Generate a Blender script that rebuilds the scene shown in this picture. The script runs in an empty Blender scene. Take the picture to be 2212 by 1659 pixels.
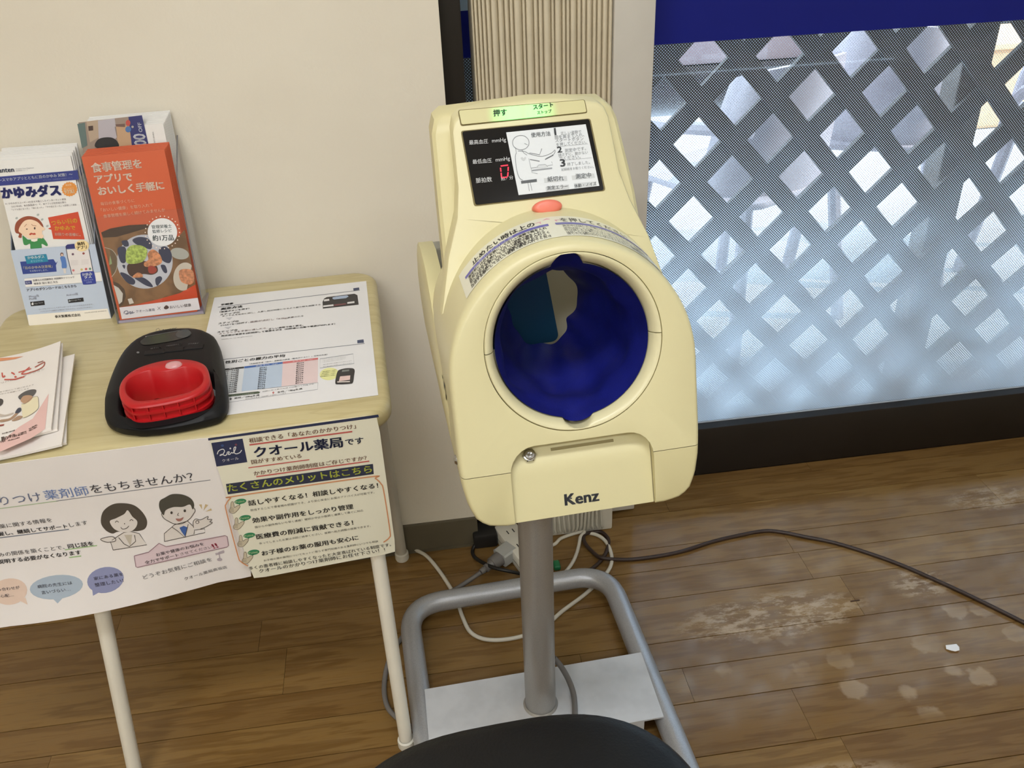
import bpy, bmesh, math, random
from mathutils import Vector, Matrix
from mathutils.geometry import tessellate_polygon

random.seed(7)
V = Vector
S = 0.7826                       # builder units -> metres
sc = bpy.context.scene
COL = sc.collection

# ---------------------------------------------------------------- camera
FPX, CX, CY = 1950.0, 1106.0, 829.5
PITCH, ROLL, YAW = 0.551121, -0.0437325, 0.1158492
fw = V((math.sin(YAW)*math.cos(PITCH), math.cos(YAW)*math.cos(PITCH), -math.sin(PITCH)))
r0 = V((math.cos(YAW), -math.sin(YAW), 0)); u0 = r0.cross(fw)
rr = math.cos(ROLL)*r0 + math.sin(ROLL)*u0
uu = -math.sin(ROLL)*r0 + math.cos(ROLL)*u0
EYE = V((0, 0, 1.38))
cd = bpy.data.cameras.new('camera'); cam = bpy.data.objects.new('camera', cd); COL.objects.link(cam)
cd.sensor_fit = 'HORIZONTAL'; cd.sensor_width = 36; cd.lens = FPX*36/2212
cd.clip_start = 0.02; cd.clip_end = 200
mw = Matrix.Identity(4)
for i, a in enumerate((rr, uu, -fw)):
    for j in range(3): mw[j][i] = a[j]
mw.translation = EYE*S
cam.matrix_world = mw
sc.camera = cam

# ---------------------------------------------------------------- world, sun, ceiling lights, exposure
w = bpy.data.worlds.new('sky'); sc.world = w; w.use_nodes = True
bg = w.node_tree.nodes['Background']; bg.inputs[0].default_value = (0.70, 0.85, 1.0, 1); bg.inputs[1].default_value = 6.0
sd = bpy.data.lights.new('sun', 'SUN'); sd.energy = 9.0; sd.angle = 0.01; sd.color = (1.0, 0.95, 0.86)
so = bpy.data.objects.new('sun', sd); COL.objects.link(so); so.rotation_euler = V((-0.75, 0.20, -0.63)).to_track_quat('-Z', 'Y').to_euler(); so.location = (0, -4, 9)
def area(name, loc, sx, sy, power, col=(0.97, 0.985, 1.0)):
    l = bpy.data.lights.new(name, 'AREA'); l.shape = 'RECTANGLE'; l.size = sx*S; l.size_y = sy*S; l.energy = power; l.color = col
    o = bpy.data.objects.new(name, l); COL.objects.link(o); o.location = V(loc)*S; return o
area('ceiling_lamp_light', (0.0, -0.10, 3.02), 1.5, 0.30, 22)
area('ceiling_lamp_light', (-1.0, -1.75, 3.02), 1.5, 0.30, 36)
area('ceiling_lamp_light', (1.5, -1.75, 3.02), 1.5, 0.30, 9)
sc.view_settings.view_transform = 'Standard'; sc.view_settings.look = 'None'
sc.view_settings.exposure = -0.10; sc.view_settings.gamma = 1.0; sc.view_settings.use_curve_mapping = False

# ---------------------------------------------------------------- pixel -> place helpers (used to lay out flat print and cords)
def ray(x, y): return (fw*FPX + rr*(x-CX) - uu*(y-CY)).normalized()
def onz(p, z=0.0): d = ray(*p); return EYE + d*((z-EYE.z)/d.z)
def ony(p, y): d = ray(*p); return EYE + d*((y-EYE.y)/d.y)
def onp(p, o, n): d = ray(*p); return EYE + d*(((V(o)-EYE).dot(n))/d.dot(n))

# ---------------------------------------------------------------- materials
def lin(c):
    c = c/255.0
    return c/12.92 if c <= 0.04045 else ((c+0.055)/1.055)**2.4
def rgb(*c): return tuple(lin(v) for v in c)
MATS = {}
class NT:
    def __init__(s, name):
        s.m = bpy.data.materials.new(name); s.m.use_nodes = True; s.t = s.m.node_tree; s.n = s.t.nodes; s.l = s.t.links
        s.b = s.n['Principled BSDF']; s.out = s.n['Material Output']
    def new(s, t, **k):
        x = s.n.new(t)
        for a, b in k.items(): setattr(x, a, b)
        return x
    def link(s, a, b): s.l.new(a, b)
    def math(s, op, a, b=None, c=None):
        x = s.new('ShaderNodeMath', operation=op)
        for i, v in enumerate((a, b, c)):
            if v is None: continue
            if isinstance(v, (int, float)): x.inputs[i].default_value = v
            else: s.link(v, x.inputs[i])
        return x.outputs[0]
    def mix(s, f, a, b, mode='MIX'):
        x = s.new('ShaderNodeMix', data_type='RGBA', blend_type=mode)
        for i, v in ((0, f), (6, a), (7, b)):
            if isinstance(v, (int, float)): x.inputs[i].default_value = v
            elif isinstance(v, tuple): x.inputs[i].default_value = (*v[:3], 1)
            else: s.link(v, x.inputs[i])
        return x.outputs[2]
    def noise(s, vec, scale, detail=3, rough=0.5):
        x = s.new('ShaderNodeTexNoise'); x.inputs['Scale'].default_value = scale; x.inputs['Detail'].default_value = detail; x.inputs['Roughness'].default_value = rough
        if vec is not None: s.link(vec, x.inputs['Vector'])
        return x.outputs[0]
    def ramp(s, f, a, b, lo=0.0, hi=1.0):
        x = s.new('ShaderNodeMapRange'); x.interpolation_type = 'SMOOTHSTEP'
        s.link(f, x.inputs[0]); x.inputs[1].default_value = a; x.inputs[2].default_value = b; x.inputs[3].default_value = lo; x.inputs[4].default_value = hi
        return x.outputs[0]
    def vscale(s, vec, sx, sy, sz):
        x = s.new('ShaderNodeVectorMath', operation='MULTIPLY'); s.link(vec, x.inputs[0]); x.inputs[1].default_value = (sx, sy, sz); return x.outputs[0]
    def bump(s, h, strength, dist=0.002):
        x = s.new('ShaderNodeBump'); x.inputs['Strength'].default_value = strength; x.inputs['Distance'].default_value = dist
        s.link(h, x.inputs['Height']); s.link(x.outputs[0], s.b.inputs['Normal'])
def mat(name, col, rough=0.5, metal=0.0, var=0.05, vscale=18, bump=0.0, bscale=200, spec=0.5, coat=0.0, bdist=0.001, emit=None, estr=0.0):
    if name in MATS: return MATS[name]
    t = NT(name); b = t.b
    pos = t.new('ShaderNodeNewGeometry').outputs['Position']
    n = t.noise(pos, vscale)
    f = t.ramp(n, 0.3, 0.7, 1-var, 1+var)
    c = t.mix(1.0, tuple(col), f, 'MULTIPLY')
    t.link(c, b.inputs['Base Color'])
    b.inputs['Roughness'].default_value = rough; b.inputs['Metallic'].default_value = metal
    b.inputs['Specular IOR Level'].default_value = spec; b.inputs['Coat Weight'].default_value = coat
    if bump: t.bump(t.noise(pos, bscale, 2), bump, bdist)
    if emit: b.inputs['Emission Color'].default_value = (*emit, 1); b.inputs['Emission Strength'].default_value = estr
    MATS[name] = t.m; return t.m
def ink(c):                                  # flat print colour
    return mat('ink_%02x%02x%02x' % c, rgb(*c), 0.45, var=0.02)

# wallpaper
t = NT('wallpaper'); pos = t.new('ShaderNodeNewGeometry').outputs['Position']
n1 = t.noise(pos, 3.0, 4); n2 = t.noise(pos, 170, 3); n3 = t.noise(pos, 38, 3)
t.link(t.mix(t.ramp(n1, 0.3, 0.7), rgb(224, 216, 199), rgb(230, 223, 207)), t.b.inputs['Base Color'])
t.b.inputs['Roughness'].default_value = 0.8
t.bump(t.math('ADD', n2, t.math('MULTIPLY', n3, 1.2)), 0.25, 0.0010); WALL = t.m
# oak floor strips, with pale worn / stained patches and painted-in window reflections
t = NT('oak_strip'); geo = t.new('ShaderNodeNewGeometry').outputs['Position']
oi = t.new('ShaderNodeObjectInfo').outputs['Random']
sh = t.new('ShaderNodeCombineXYZ'); t.link(t.math('MULTIPLY', oi, 37.0), sh.inputs[0]); t.link(t.math('MULTIPLY', oi, 11.0), sh.inputs[1])
ad = t.new('ShaderNodeVectorMath', operation='ADD'); t.link(geo, ad.inputs[0]); t.link(sh.outputs[0], ad.inputs[1]); pv = ad.outputs[0]
g1 = t.noise(t.vscale(pv, 6, 130, 1), 1.0, 4, 0.6); g2 = t.noise(t.vscale(pv, 3.0, 26, 1), 1.0, 5, 0.55); g3 = t.noise(t.vscale(pv, 14, 420, 1), 1.0, 2)
wv = t.math('SINE', t.math('MULTIPLY', g2, 34.0))
c = t.mix(t.ramp(wv, -0.6, 1.0), rgb(134, 103, 57), rgb(115, 85, 44))
c = t.mix(t.ramp(g1, 0.35, 0.75, 0, 0.5), c, rgb(132, 105, 64))
c = t.mix(t.ramp(g3, 0.52, 0.75, 0, 0.30), c, rgb(84, 54, 26))
c = t.mix(t.ramp(oi, 0, 1, 0.0, 0.38), c, rgb(88, 60, 33))
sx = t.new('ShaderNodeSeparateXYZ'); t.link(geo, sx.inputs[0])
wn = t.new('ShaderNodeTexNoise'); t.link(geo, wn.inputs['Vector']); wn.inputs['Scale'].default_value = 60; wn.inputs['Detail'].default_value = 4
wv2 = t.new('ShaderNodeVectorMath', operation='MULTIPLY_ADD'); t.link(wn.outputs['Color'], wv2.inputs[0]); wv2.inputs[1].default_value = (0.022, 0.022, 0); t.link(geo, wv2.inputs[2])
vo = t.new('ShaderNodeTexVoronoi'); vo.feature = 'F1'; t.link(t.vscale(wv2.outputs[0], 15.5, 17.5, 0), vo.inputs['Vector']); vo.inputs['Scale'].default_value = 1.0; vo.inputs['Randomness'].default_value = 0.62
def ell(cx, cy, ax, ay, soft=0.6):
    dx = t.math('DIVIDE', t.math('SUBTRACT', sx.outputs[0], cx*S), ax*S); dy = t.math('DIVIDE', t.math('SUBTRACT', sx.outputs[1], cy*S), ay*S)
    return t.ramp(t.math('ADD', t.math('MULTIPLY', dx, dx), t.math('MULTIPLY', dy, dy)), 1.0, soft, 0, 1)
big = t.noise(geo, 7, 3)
reflection_spots = t.math('MULTIPLY', t.math('MULTIPLY', t.ramp(vo.outputs['Distance'], 0.36, 0.26), ell(0.80, 1.09, 0.42, 0.15)), t.ramp(big, 0.36, 0.60, 0.05, 0.62))  # round reflections of the bright window diamonds, painted into the plank colour
st = t.noise(t.vscale(geo, 24, 62, 1), 1.0, 6, 0.75)
streak = t.math('MULTIPLY', t.ramp(st, 0.45, 0.60, 0, 1.25), ell(0.66, 1.235, 0.24, 0.075, 0.1))
streak2 = t.math('MULTIPLY', t.ramp(st, 0.44, 0.58), ell(0.99, 1.27, 0.08, 0.055, 0.1))
streak3 = t.math('MULTIPLY', t.ramp(st, 0.42, 0.56), ell(0.60, 0.865, 0.17, 0.04, 0.1))
streak4 = t.math('MULTIPLY', t.ramp(st, 0.42, 0.62), ell(1.30, 1.50, 0.14, 0.05, 0.1))
haze = t.math('MULTIPLY', t.ramp(t.noise(geo, 9, 4), 0.40, 0.68, 0, 0.26), ell(0.98, 1.32, 0.68, 0.30, 0.2))
tot = t.math('MAXIMUM', t.math('MAXIMUM', t.math('MAXIMUM', reflection_spots, streak), t.math('MAXIMUM', streak2, streak3)), t.math('MAXIMUM', haze, streak4))
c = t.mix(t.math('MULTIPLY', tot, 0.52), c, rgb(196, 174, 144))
t.link(c, t.b.inputs['Base Color'])
t.link(t.ramp(t.noise(geo, 22, 3), 0.3, 0.7, 0.11, 0.17), t.b.inputs['Roughness'])
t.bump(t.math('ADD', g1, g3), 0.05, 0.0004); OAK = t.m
# light wood grain laminate for the table top
t = NT('beech_laminate'); pos = t.new('ShaderNodeNewGeometry').outputs['Position']
g1 = t.noise(t.vscale(pos, 7, 90, 30), 1.0, 4, 0.6); g2 = t.noise(t.vscale(pos, 5, 34, 10), 1.0, 4)
c = t.mix(t.ramp(g1, 0.3, 0.75), rgb(200, 187, 142), rgb(188, 173, 126)); c = t.mix(t.ramp(t.math('SINE', t.math('MULTIPLY', g2, 30.0)), 0.5, 1.0, 0, 0.30), c, rgb(172, 155, 108))
t.link(c, t.b.inputs['Base Color']); t.b.inputs['Roughness'].default_value = 0.32; BEECH = t.m

def see_through(name, tint, refl=0.07, rough=0.02):
    t = NT(name); tr = t.new('ShaderNodeBsdfTransparent'); tr.inputs[0].default_value = (*tint, 1)
    gl = t.new('ShaderNodeBsdfGlossy'); gl.inputs['Roughness'].default_value = rough
    fr = t.new('ShaderNodeFresnel'); bf = t.new('ShaderNodeNewGeometry').outputs['Backfacing']
    t.link(t.math('ADD', 1.45, t.math('MULTIPLY', bf, 1/1.45-1.45)), fr.inputs[0])          # thin pane: same reflectance from both sides
    ms = t.new('ShaderNodeMixShader'); t.link(t.math('MULTIPLY', fr.outputs[0], refl), ms.inputs[0])
    t.link(tr.outputs[0], ms.inputs[1]); t.link(gl.outputs[0], ms.inputs[2]); t.link(ms.outputs[0], t.out.inputs[0]); return t.m
GLASS = see_through('window_glass', (0.93, 0.96, 0.97), 1.0)
ACRYL = see_through('clear_acrylic', (0.985, 0.985, 0.99), 0.8)
# dotted privacy film: white translucent dots, small at the top, running together towards the sill
t = NT('dotted_film'); pos = t.new('ShaderNodeNewGeometry').outputs['Position']
sx = t.new('ShaderNodeSeparateXYZ'); t.link(pos, sx.inputs[0])
k = 2*math.pi/(0.0059*S)
f = t.math('MULTIPLY', t.math('COSINE', t.math('MULTIPLY', sx.outputs[0], k)), t.math('COSINE', t.math('MULTIPLY', sx.outputs[2], k)))
thr = t.ramp(sx.outputs[2], 0.10*S, 1.02*S, -0.92, 0.55)
dot = t.ramp(t.math('SUBTRACT', f, thr), -0.12, 0.12)
tl = t.new('ShaderNodeBsdfTranslucent'); tl.inputs[0].default_value = (0.76, 0.88, 1.0, 1)
df = t.new('ShaderNodeBsdfDiffuse'); df.inputs[0].default_value = (0.70, 0.74, 0.80, 1)
m1 = t.new('ShaderNodeMixShader'); m1.inputs[0].default_value = 0.35; t.link(tl.outputs[0], m1.inputs[1]); t.link(df.outputs[0], m1.inputs[2])
tr = t.new('ShaderNodeBsdfTransparent'); m2 = t.new('ShaderNodeMixShader'); t.link(dot, m2.inputs[0]); t.link(tr.outputs[0], m2.inputs[1]); t.link(m1.outputs[0], m2.inputs[2])
t.link(m2.outputs[0], t.out.inputs[0]); FILM = t.m
# frosted pane above the blue band
t = NT('frosted'); tl = t.new('ShaderNodeBsdfTranslucent'); tl.inputs[0].default_value = (0.5, 0.56, 0.58, 1); df = t.new('ShaderNodeBsdfDiffuse'); df.inputs[0].default_value = (0.35, 0.38, 0.38, 1)
m1 = t.new('ShaderNodeMixShader'); t.link(tl.outputs[0], m1.inputs[1]); t.link(df.outputs[0], m1.inputs[2]); t.link(m1.outputs[0], t.out.inputs[0]); FROST = t.m

CREAM = mat('cream_plastic', rgb(216, 208, 164), 0.38, var=0.012, vscale=4)
CREAM2 = mat('cream_plastic_shell', rgb(210, 201, 155), 0.42, var=0.012, vscale=4)
CREAMR = mat('cream_ring', rgb(221, 214, 174), 0.33, var=0.01, vscale=4)
SEAM = mat('seam_dark', rgb(120, 108, 66), 0.7)
BLUEF = mat('cuff_fabric', rgb(17, 24, 112), 0.5, var=0.08, vscale=60, bump=0.25, bscale=900)
TEAL = mat('teal_pad', rgb(18, 72, 110), 0.5)
GREYPL = mat('grey_plastic', rgb(196, 192, 178), 0.5)
BLACKGL = mat('black_window', (0.006, 0.006, 0.007), 0.12, spec=0.5, var=0.02)
INFOW = mat('info_panel', rgb(214, 218, 220), 0.3, var=0.01, emit=(0.8, 0.85, 0.9), estr=0.05)
REDB = mat('salmon_button', rgb(228, 122, 100), 0.4, bump=0.05)
SILVER = mat('silver_paint', rgb(178, 180, 184), 0.36, 0.5, var=0.10, vscale=900, bump=0.06, bscale=1500)
SILVERP = mat('silver_post', rgb(164, 162, 158), 0.36, 0.45, var=0.06, vscale=900)
PLATE = mat('silver_plate', rgb(204, 206, 209), 0.5, 0.1, var=0.05, vscale=40)
CHROME = mat('chrome', (0.5, 0.5, 0.5), 0.2, 1.0, var=0.0)
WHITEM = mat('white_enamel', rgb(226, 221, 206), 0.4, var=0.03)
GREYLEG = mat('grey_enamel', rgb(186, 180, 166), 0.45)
WHITEP = mat('white_plastic', rgb(218, 214, 200), 0.5)
PAPER = mat('white_paper', rgb(228, 227, 228), 0.65, var=0.012)
LAM = mat('laminated_white', rgb(240, 236, 234), 0.28, var=0.012)
LAMC = mat('laminated_cream', rgb(234, 232, 212), 0.28, var=0.012)
BLACKR = mat('black_leather', (0.005, 0.005, 0.006), 0.45, var=0.15, spec=0.3, bump=0.35, bscale=420, bdist=0.0008)
BLACKP = mat('black_plastic', (0.007, 0.007, 0.008), 0.5, var=0.1, spec=0.25, bump=0.12, bscale=1200, bdist=0.0004)
REDP = mat('red_plastic', rgb(182, 22, 28), 0.40, var=0.03)
DARKBR = mat('dark_bronze', rgb(27, 22, 18), 0.4, var=0.12, vscale=8)
BASEB = mat('baseboard_vinyl', rgb(98, 91, 74), 0.5)
BLUEBAND = mat('blue_film', rgb(18, 28, 124), 0.6, var=0.02, spec=0.25)
BROWNC = mat('brown_cord', rgb(50, 34, 26), 0.5); BLACKC = mat('black_cord', (0.012, 0.011, 0.010), 0.5)
WHITEC = mat('white_cord', rgb(206, 200, 184), 0.5); GREYC = mat('grey_cord', rgb(112, 108, 104), 0.5); GREYLC = mat('light_grey_plug', rgb(170, 170, 164), 0.45)
GREEN = mat('green_plastic', rgb(30, 110, 66), 0.4)
PLEAT = mat('accordion_vinyl', rgb(214, 203, 178), 0.5, var=0.03, vscale=30)
PLEAT2 = mat('accordion_post', rgb(208, 204, 195), 0.5, var=0.02)
CEIL = mat('ceiling_board', rgb(226, 222, 212), 0.8)
LATT = mat('lattice_wood', rgb(66, 56, 50), 0.7, var=0.15, vscale=20)
POSTW = mat('fence_post_wood', rgb(84, 74, 68), 0.7, var=0.12)
GROUND = mat('concrete', rgb(200, 204, 210), 0.9, var=0.12, vscale=3)
TANW = mat('tan_wall', rgb(196, 160, 122), 0.8, var=0.1, vscale=2)
LCD = mat('lcd_grey', rgb(52, 54, 50), 0.22); LCD2 = mat('lcd_grey_round', rgb(66, 68, 66), 0.22)

# ---------------------------------------------------------------- mesh builder
class MB:
    def __init__(s): s.v = []; s.f = []; s.m = []
    def add(s, vs, fs, mi=0):
        o = len(s.v); s.v += [V(p) for p in vs]; s.f += [tuple(i+o for i in f) for f in fs]; s.m += [mi]*len(fs); return s
    def hexa(s, p, mi=0):
        return s.add(p, [(0, 3, 2, 1), (4, 5, 6, 7), (0, 1, 5, 4), (1, 2, 6, 5), (2, 3, 7, 6), (3, 0, 4, 7)], mi)
    def box(s, lo, hi, mi=0):
        a, b = lo, hi
        return s.hexa([(a[0], a[1], a[2]), (b[0], a[1], a[2]), (b[0], b[1], a[2]), (a[0], b[1], a[2]), (a[0], a[1], b[2]), (b[0], a[1], b[2]), (b[0], b[1], b[2]), (a[0], b[1], b[2])], mi)
    def rbox(s, lo, hi, r, seg=2, mi=0):
        bm = bmesh.new(); bmesh.ops.create_cube(bm, size=1)
        for v in bm.verts:
            for k in range(3): v.co[k] = lo[k] if v.co[k] < 0 else hi[k]
        bmesh.ops.bevel(bm, geom=bm.edges[:], offset=r, segments=seg, profile=0.5, affect='EDGES')
        return s.bm(bm, mi)
    def bm(s, bm, mi=0):
        bm.verts.index_update(); s.add([v.co.copy() for v in bm.verts], [tuple(v.index for v in f.verts) for f in bm.faces], mi); bm.free(); return s
    def tube(s, path, r, seg=10, mi=0, cap=True, closed=False):
        n = len(path); path = [V(p) for p in path]
        rad = r if isinstance(r, (list, tuple)) else [r]*n
        tang = []
        for i in range(n):
            a = path[(i-1) % n] if (closed or i > 0) else path[0]; b = path[(i+1) % n] if (closed or i < n-1) else path[-1]
            tang.append((b-a).normalized())
        up = V((0, 0, 1)) if abs(tang[0].z) < 0.9 else V((1, 0, 0))
        nrm = (up - tang[0]*up.dot(tang[0])).normalized(); vs = []
        for i in range(n):
            nrm = (nrm - tang[i]*nrm.dot(tang[i])).normalized(); bi = tang[i].cross(nrm)
            for k in range(seg):
                a = 2*math.pi*k/seg; vs.append(path[i] + (nrm*math.cos(a) + bi*math.sin(a))*rad[i])
        fs = []
        for i in range(n if closed else n-1):
            j = (i+1) % n
            for k in range(seg):
                k2 = (k+1) % seg; fs.append((i*seg+k, i*seg+k2, j*seg+k2, j*seg+k))
        if cap and not closed: fs += [tuple(range(seg-1, -1, -1)), tuple((n-1)*seg+k for k in range(seg))]
        return s.add(vs, fs, mi)
    def loft(s, loops, cap0=False, cap1=False, mi=0, closed=True, wrap=False):
        n = len(loops[0]); vs = [p for L in loops for p in L]; fs = []
        m = len(loops)
        for i in range(m if wrap else m-1):
            i2 = (i+1) % m
            for k in range(n if closed else n-1):
                k2 = (k+1) % n; fs.append((i*n+k, i*n+k2, i2*n+k2, i2*n+k))
        if cap0: fs.append(tuple(range(n-1, -1, -1)))
        if cap1: fs.append(tuple((m-1)*n+k for k in range(n)))
        return s.add(vs, fs, mi)
    def poly(s, pts, mi=0):
        t = tessellate_polygon([[V(p) for p in pts]]); return s.add(pts, [tuple(x) for x in t], mi)
def offset2(pts, d):                        # offset closed 2-D outline inward by d (ccw)
    n = len(pts); out = []
    for i in range(n):
        a, b, c = V(pts[i-1]), V(pts[i]), V(pts[(i+1) % n])
        e1, e2 = (b-a).normalized(), (c-b).normalized()
        m = V((-(e1.y+e2.y), e1.x+e2.x))
        if m.length < 1e-6: m = V((-e1.y, e1.x))
        m.normalize(); k = max(0.5, m.dot(V((-e1.y, e1.x)))); out.append(b + m*(d/k))
    return out
def rounded_prism(mb, outl, z0, z1, r, seg=3, mi=0, rbot=None, fx=None):   # outline ccw, rounded top (and bottom) edge
    fx = fx or (lambda p, z: V((p[0], p[1], z))); rbot = r if rbot is None else rbot
    loops = []
    for i in range(seg+1):
        a = math.pi/2*i/seg
        loops.append([fx(p, z0 + rbot*(1-math.sin(a))) for p in offset2(outl, rbot*(1-math.cos(a)) if False else rbot*(1-math.sin(math.pi/2*i/seg)))] if False else [fx(p, z0 + rbot*(1-math.cos(a))) for p in offset2(outl, rbot*(1-math.sin(a)))])
    for i in range(seg+1):
        a = math.pi/2*i/seg
        loops.append([fx(p, z1 - r*(1-math.sin(a))) for p in offset2(outl, r*(1-math.cos(a)))])
    n = len(outl)
    mb.loft(loops, mi=mi)
    for L, flip in ((loops[0], True), (loops[-1], False)):
        tri = tessellate_polygon([[V((p[0], p[1], 0)) for p in outl]])
        mb.add(L, [tuple(reversed(x)) if flip else tuple(x) for x in tri], mi)
    return mb
def rrect(x0, y0, x1, y1, r, seg=6):
    out = []
    for cx, cy, a0 in ((x1-r, y0+r, -90), (x1-r, y1-r, 0), (x0+r, y1-r, 90), (x0+r, y0+r, 180)):
        for i in range(seg+1):
            a = math.radians(a0 + 90*i/seg); out.append(V((cx + r*math.cos(a), cy + r*math.sin(a))))
    return out
def catmull(pts, n=8, closed=False):
    P = [V(p) for p in pts]; m = len(P); out = []
    rng = range(m) if closed else range(m-1)
    for i in rng:
        g = (lambda k: P[k % m]) if closed else (lambda k: P[max(0, min(m-1, k))])
        a, b, c, d = g(i-1), g(i), g(i+1), g(i+2)
        for j in range(n):
            q = j/n; out.append(0.5*((2*b) + (c-a)*q + (2*a-5*b+4*c-d)*q*q + (3*b-a-3*c+d)*q*q*q))
    if not closed: out.append(P[-1])
    return out
def fillet_path(pts, r, seg=6):
    P = [V(p) for p in pts]; out = [P[0]]
    for i in range(1, len(P)-1):
        a, b, c = P[i-1], P[i], P[i+1]; e1, e2 = (a-b).normalized(), (c-b).normalized()
        ang = e1.angle(e2); tl = min(r/math.tan(ang/2), (a-b).length*0.49, (c-b).length*0.49)
        s, e = b+e1*tl, b+e2*tl
        for k in range(seg+1):
            q = k/seg; out.append(s*(1-q)**2 + b*2*q*(1-q) + e*q*q)
    out.append(P[-1]); return out

# ---------------------------------------------------------------- objects
XF = {}
def tag(o, label=None, cat=None, group=None, kind=None):
    if label: o['label'] = label
    if cat: o['category'] = cat
    if group: o['group'] = group
    if kind: o['kind'] = kind
    return o
def thing(name, label, cat, loc=(0, 0, 0), rotz=0.0, group=None, kind=None):
    o = bpy.data.objects.new(name, None); COL.objects.link(o); o.empty_display_size = 0.05
    o.location = V(loc)*S; o.rotation_euler = (0, 0, rotz)
    XF[o.name] = Matrix.Translation(V(loc)) @ Matrix.Rotation(rotz, 4, 'Z')
    return tag(o, label, cat, group, kind)
def obj(name, mb, mats, parent=None, smooth=False, local=False, label=None, angle=40, recalc=True):
    mats = mats if isinstance(mats, (list, tuple)) else [mats]
    if parent is not None: M = XF[parent.name]
    else:
        xs = [p.x for p in mb.v]; ys = [p.y for p in mb.v]; zs = [p.z for p in mb.v]
        M = Matrix.Translation(V(((min(xs)+max(xs))/2, (min(ys)+max(ys))/2, min(zs))))
    inv = M.inverted()
    vs = [tuple((p if local else inv @ p)*S) for p in mb.v]
    me = bpy.data.meshes.new(name); me.from_pydata(vs, [], mb.f)
    for m in mats: me.materials.append(m)
    if len(mats) > 1: me.polygons.foreach_set('material_index', mb.m)
    if recalc:
        bm = bmesh.new(); bm.from_mesh(me); bmesh.ops.remove_doubles(bm, verts=bm.verts, dist=1e-7); bmesh.ops.recalc_face_normals(bm, faces=bm.faces); bm.to_mesh(me); bm.free()
    if smooth:
        me.polygons.foreach_set('use_smooth', [True]*len(me.polygons)); me.set_sharp_from_angle(angle=math.radians(angle))
    o = bpy.data.objects.new(name, me); COL.objects.link(o)
    if parent is not None: o.parent = parent; XF[o.name] = M
    else: o.location = M.translation*S; XF[o.name] = M
    if label: o['label'] = label
    return o
def struct(name, mb, mats, parent=None, **k):
    o = obj(name, mb, mats, parent, **k)
    if parent is None: o['kind'] = 'structure'
    return o

# ---------------------------------------------------------------- flat print on sheets
GLYPH = {}
def glyphs(s, bold):
    k = (s, bold)
    if k not in GLYPH:
        c = bpy.data.curves.new('t', 'FONT'); c.body = s; c.resolution_u = 2
        o = bpy.data.objects.new('t', c); m = o.to_mesh()
        vs = [(v.co.x, v.co.y) for v in m.vertices]; fs = [tuple(p.vertices) for p in m.polygons]
        o.to_mesh_clear(); bpy.data.objects.remove(o); bpy.data.curves.remove(c)
        x0 = min(v[0] for v in vs); x1 = max(v[0] for v in vs); n = len(vs)
        sh = [(0, 0)] if bold <= 0 else ([(-bold, 0), (bold, 0)] if bold < 0.018 else [(-bold, -bold*0.5), (bold, -bold*0.5), (-bold, bold*0.6), (bold, bold*0.6), (0, 0)])
        GLYPH[k] = ([(v[0]-x0+dx, v[1]+dy) for dx, dy in sh for v in vs], [tuple(i+n*j for i in f) for j in range(len(sh)) for f in fs], x1-x0)
    return GLYPH[k]
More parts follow.
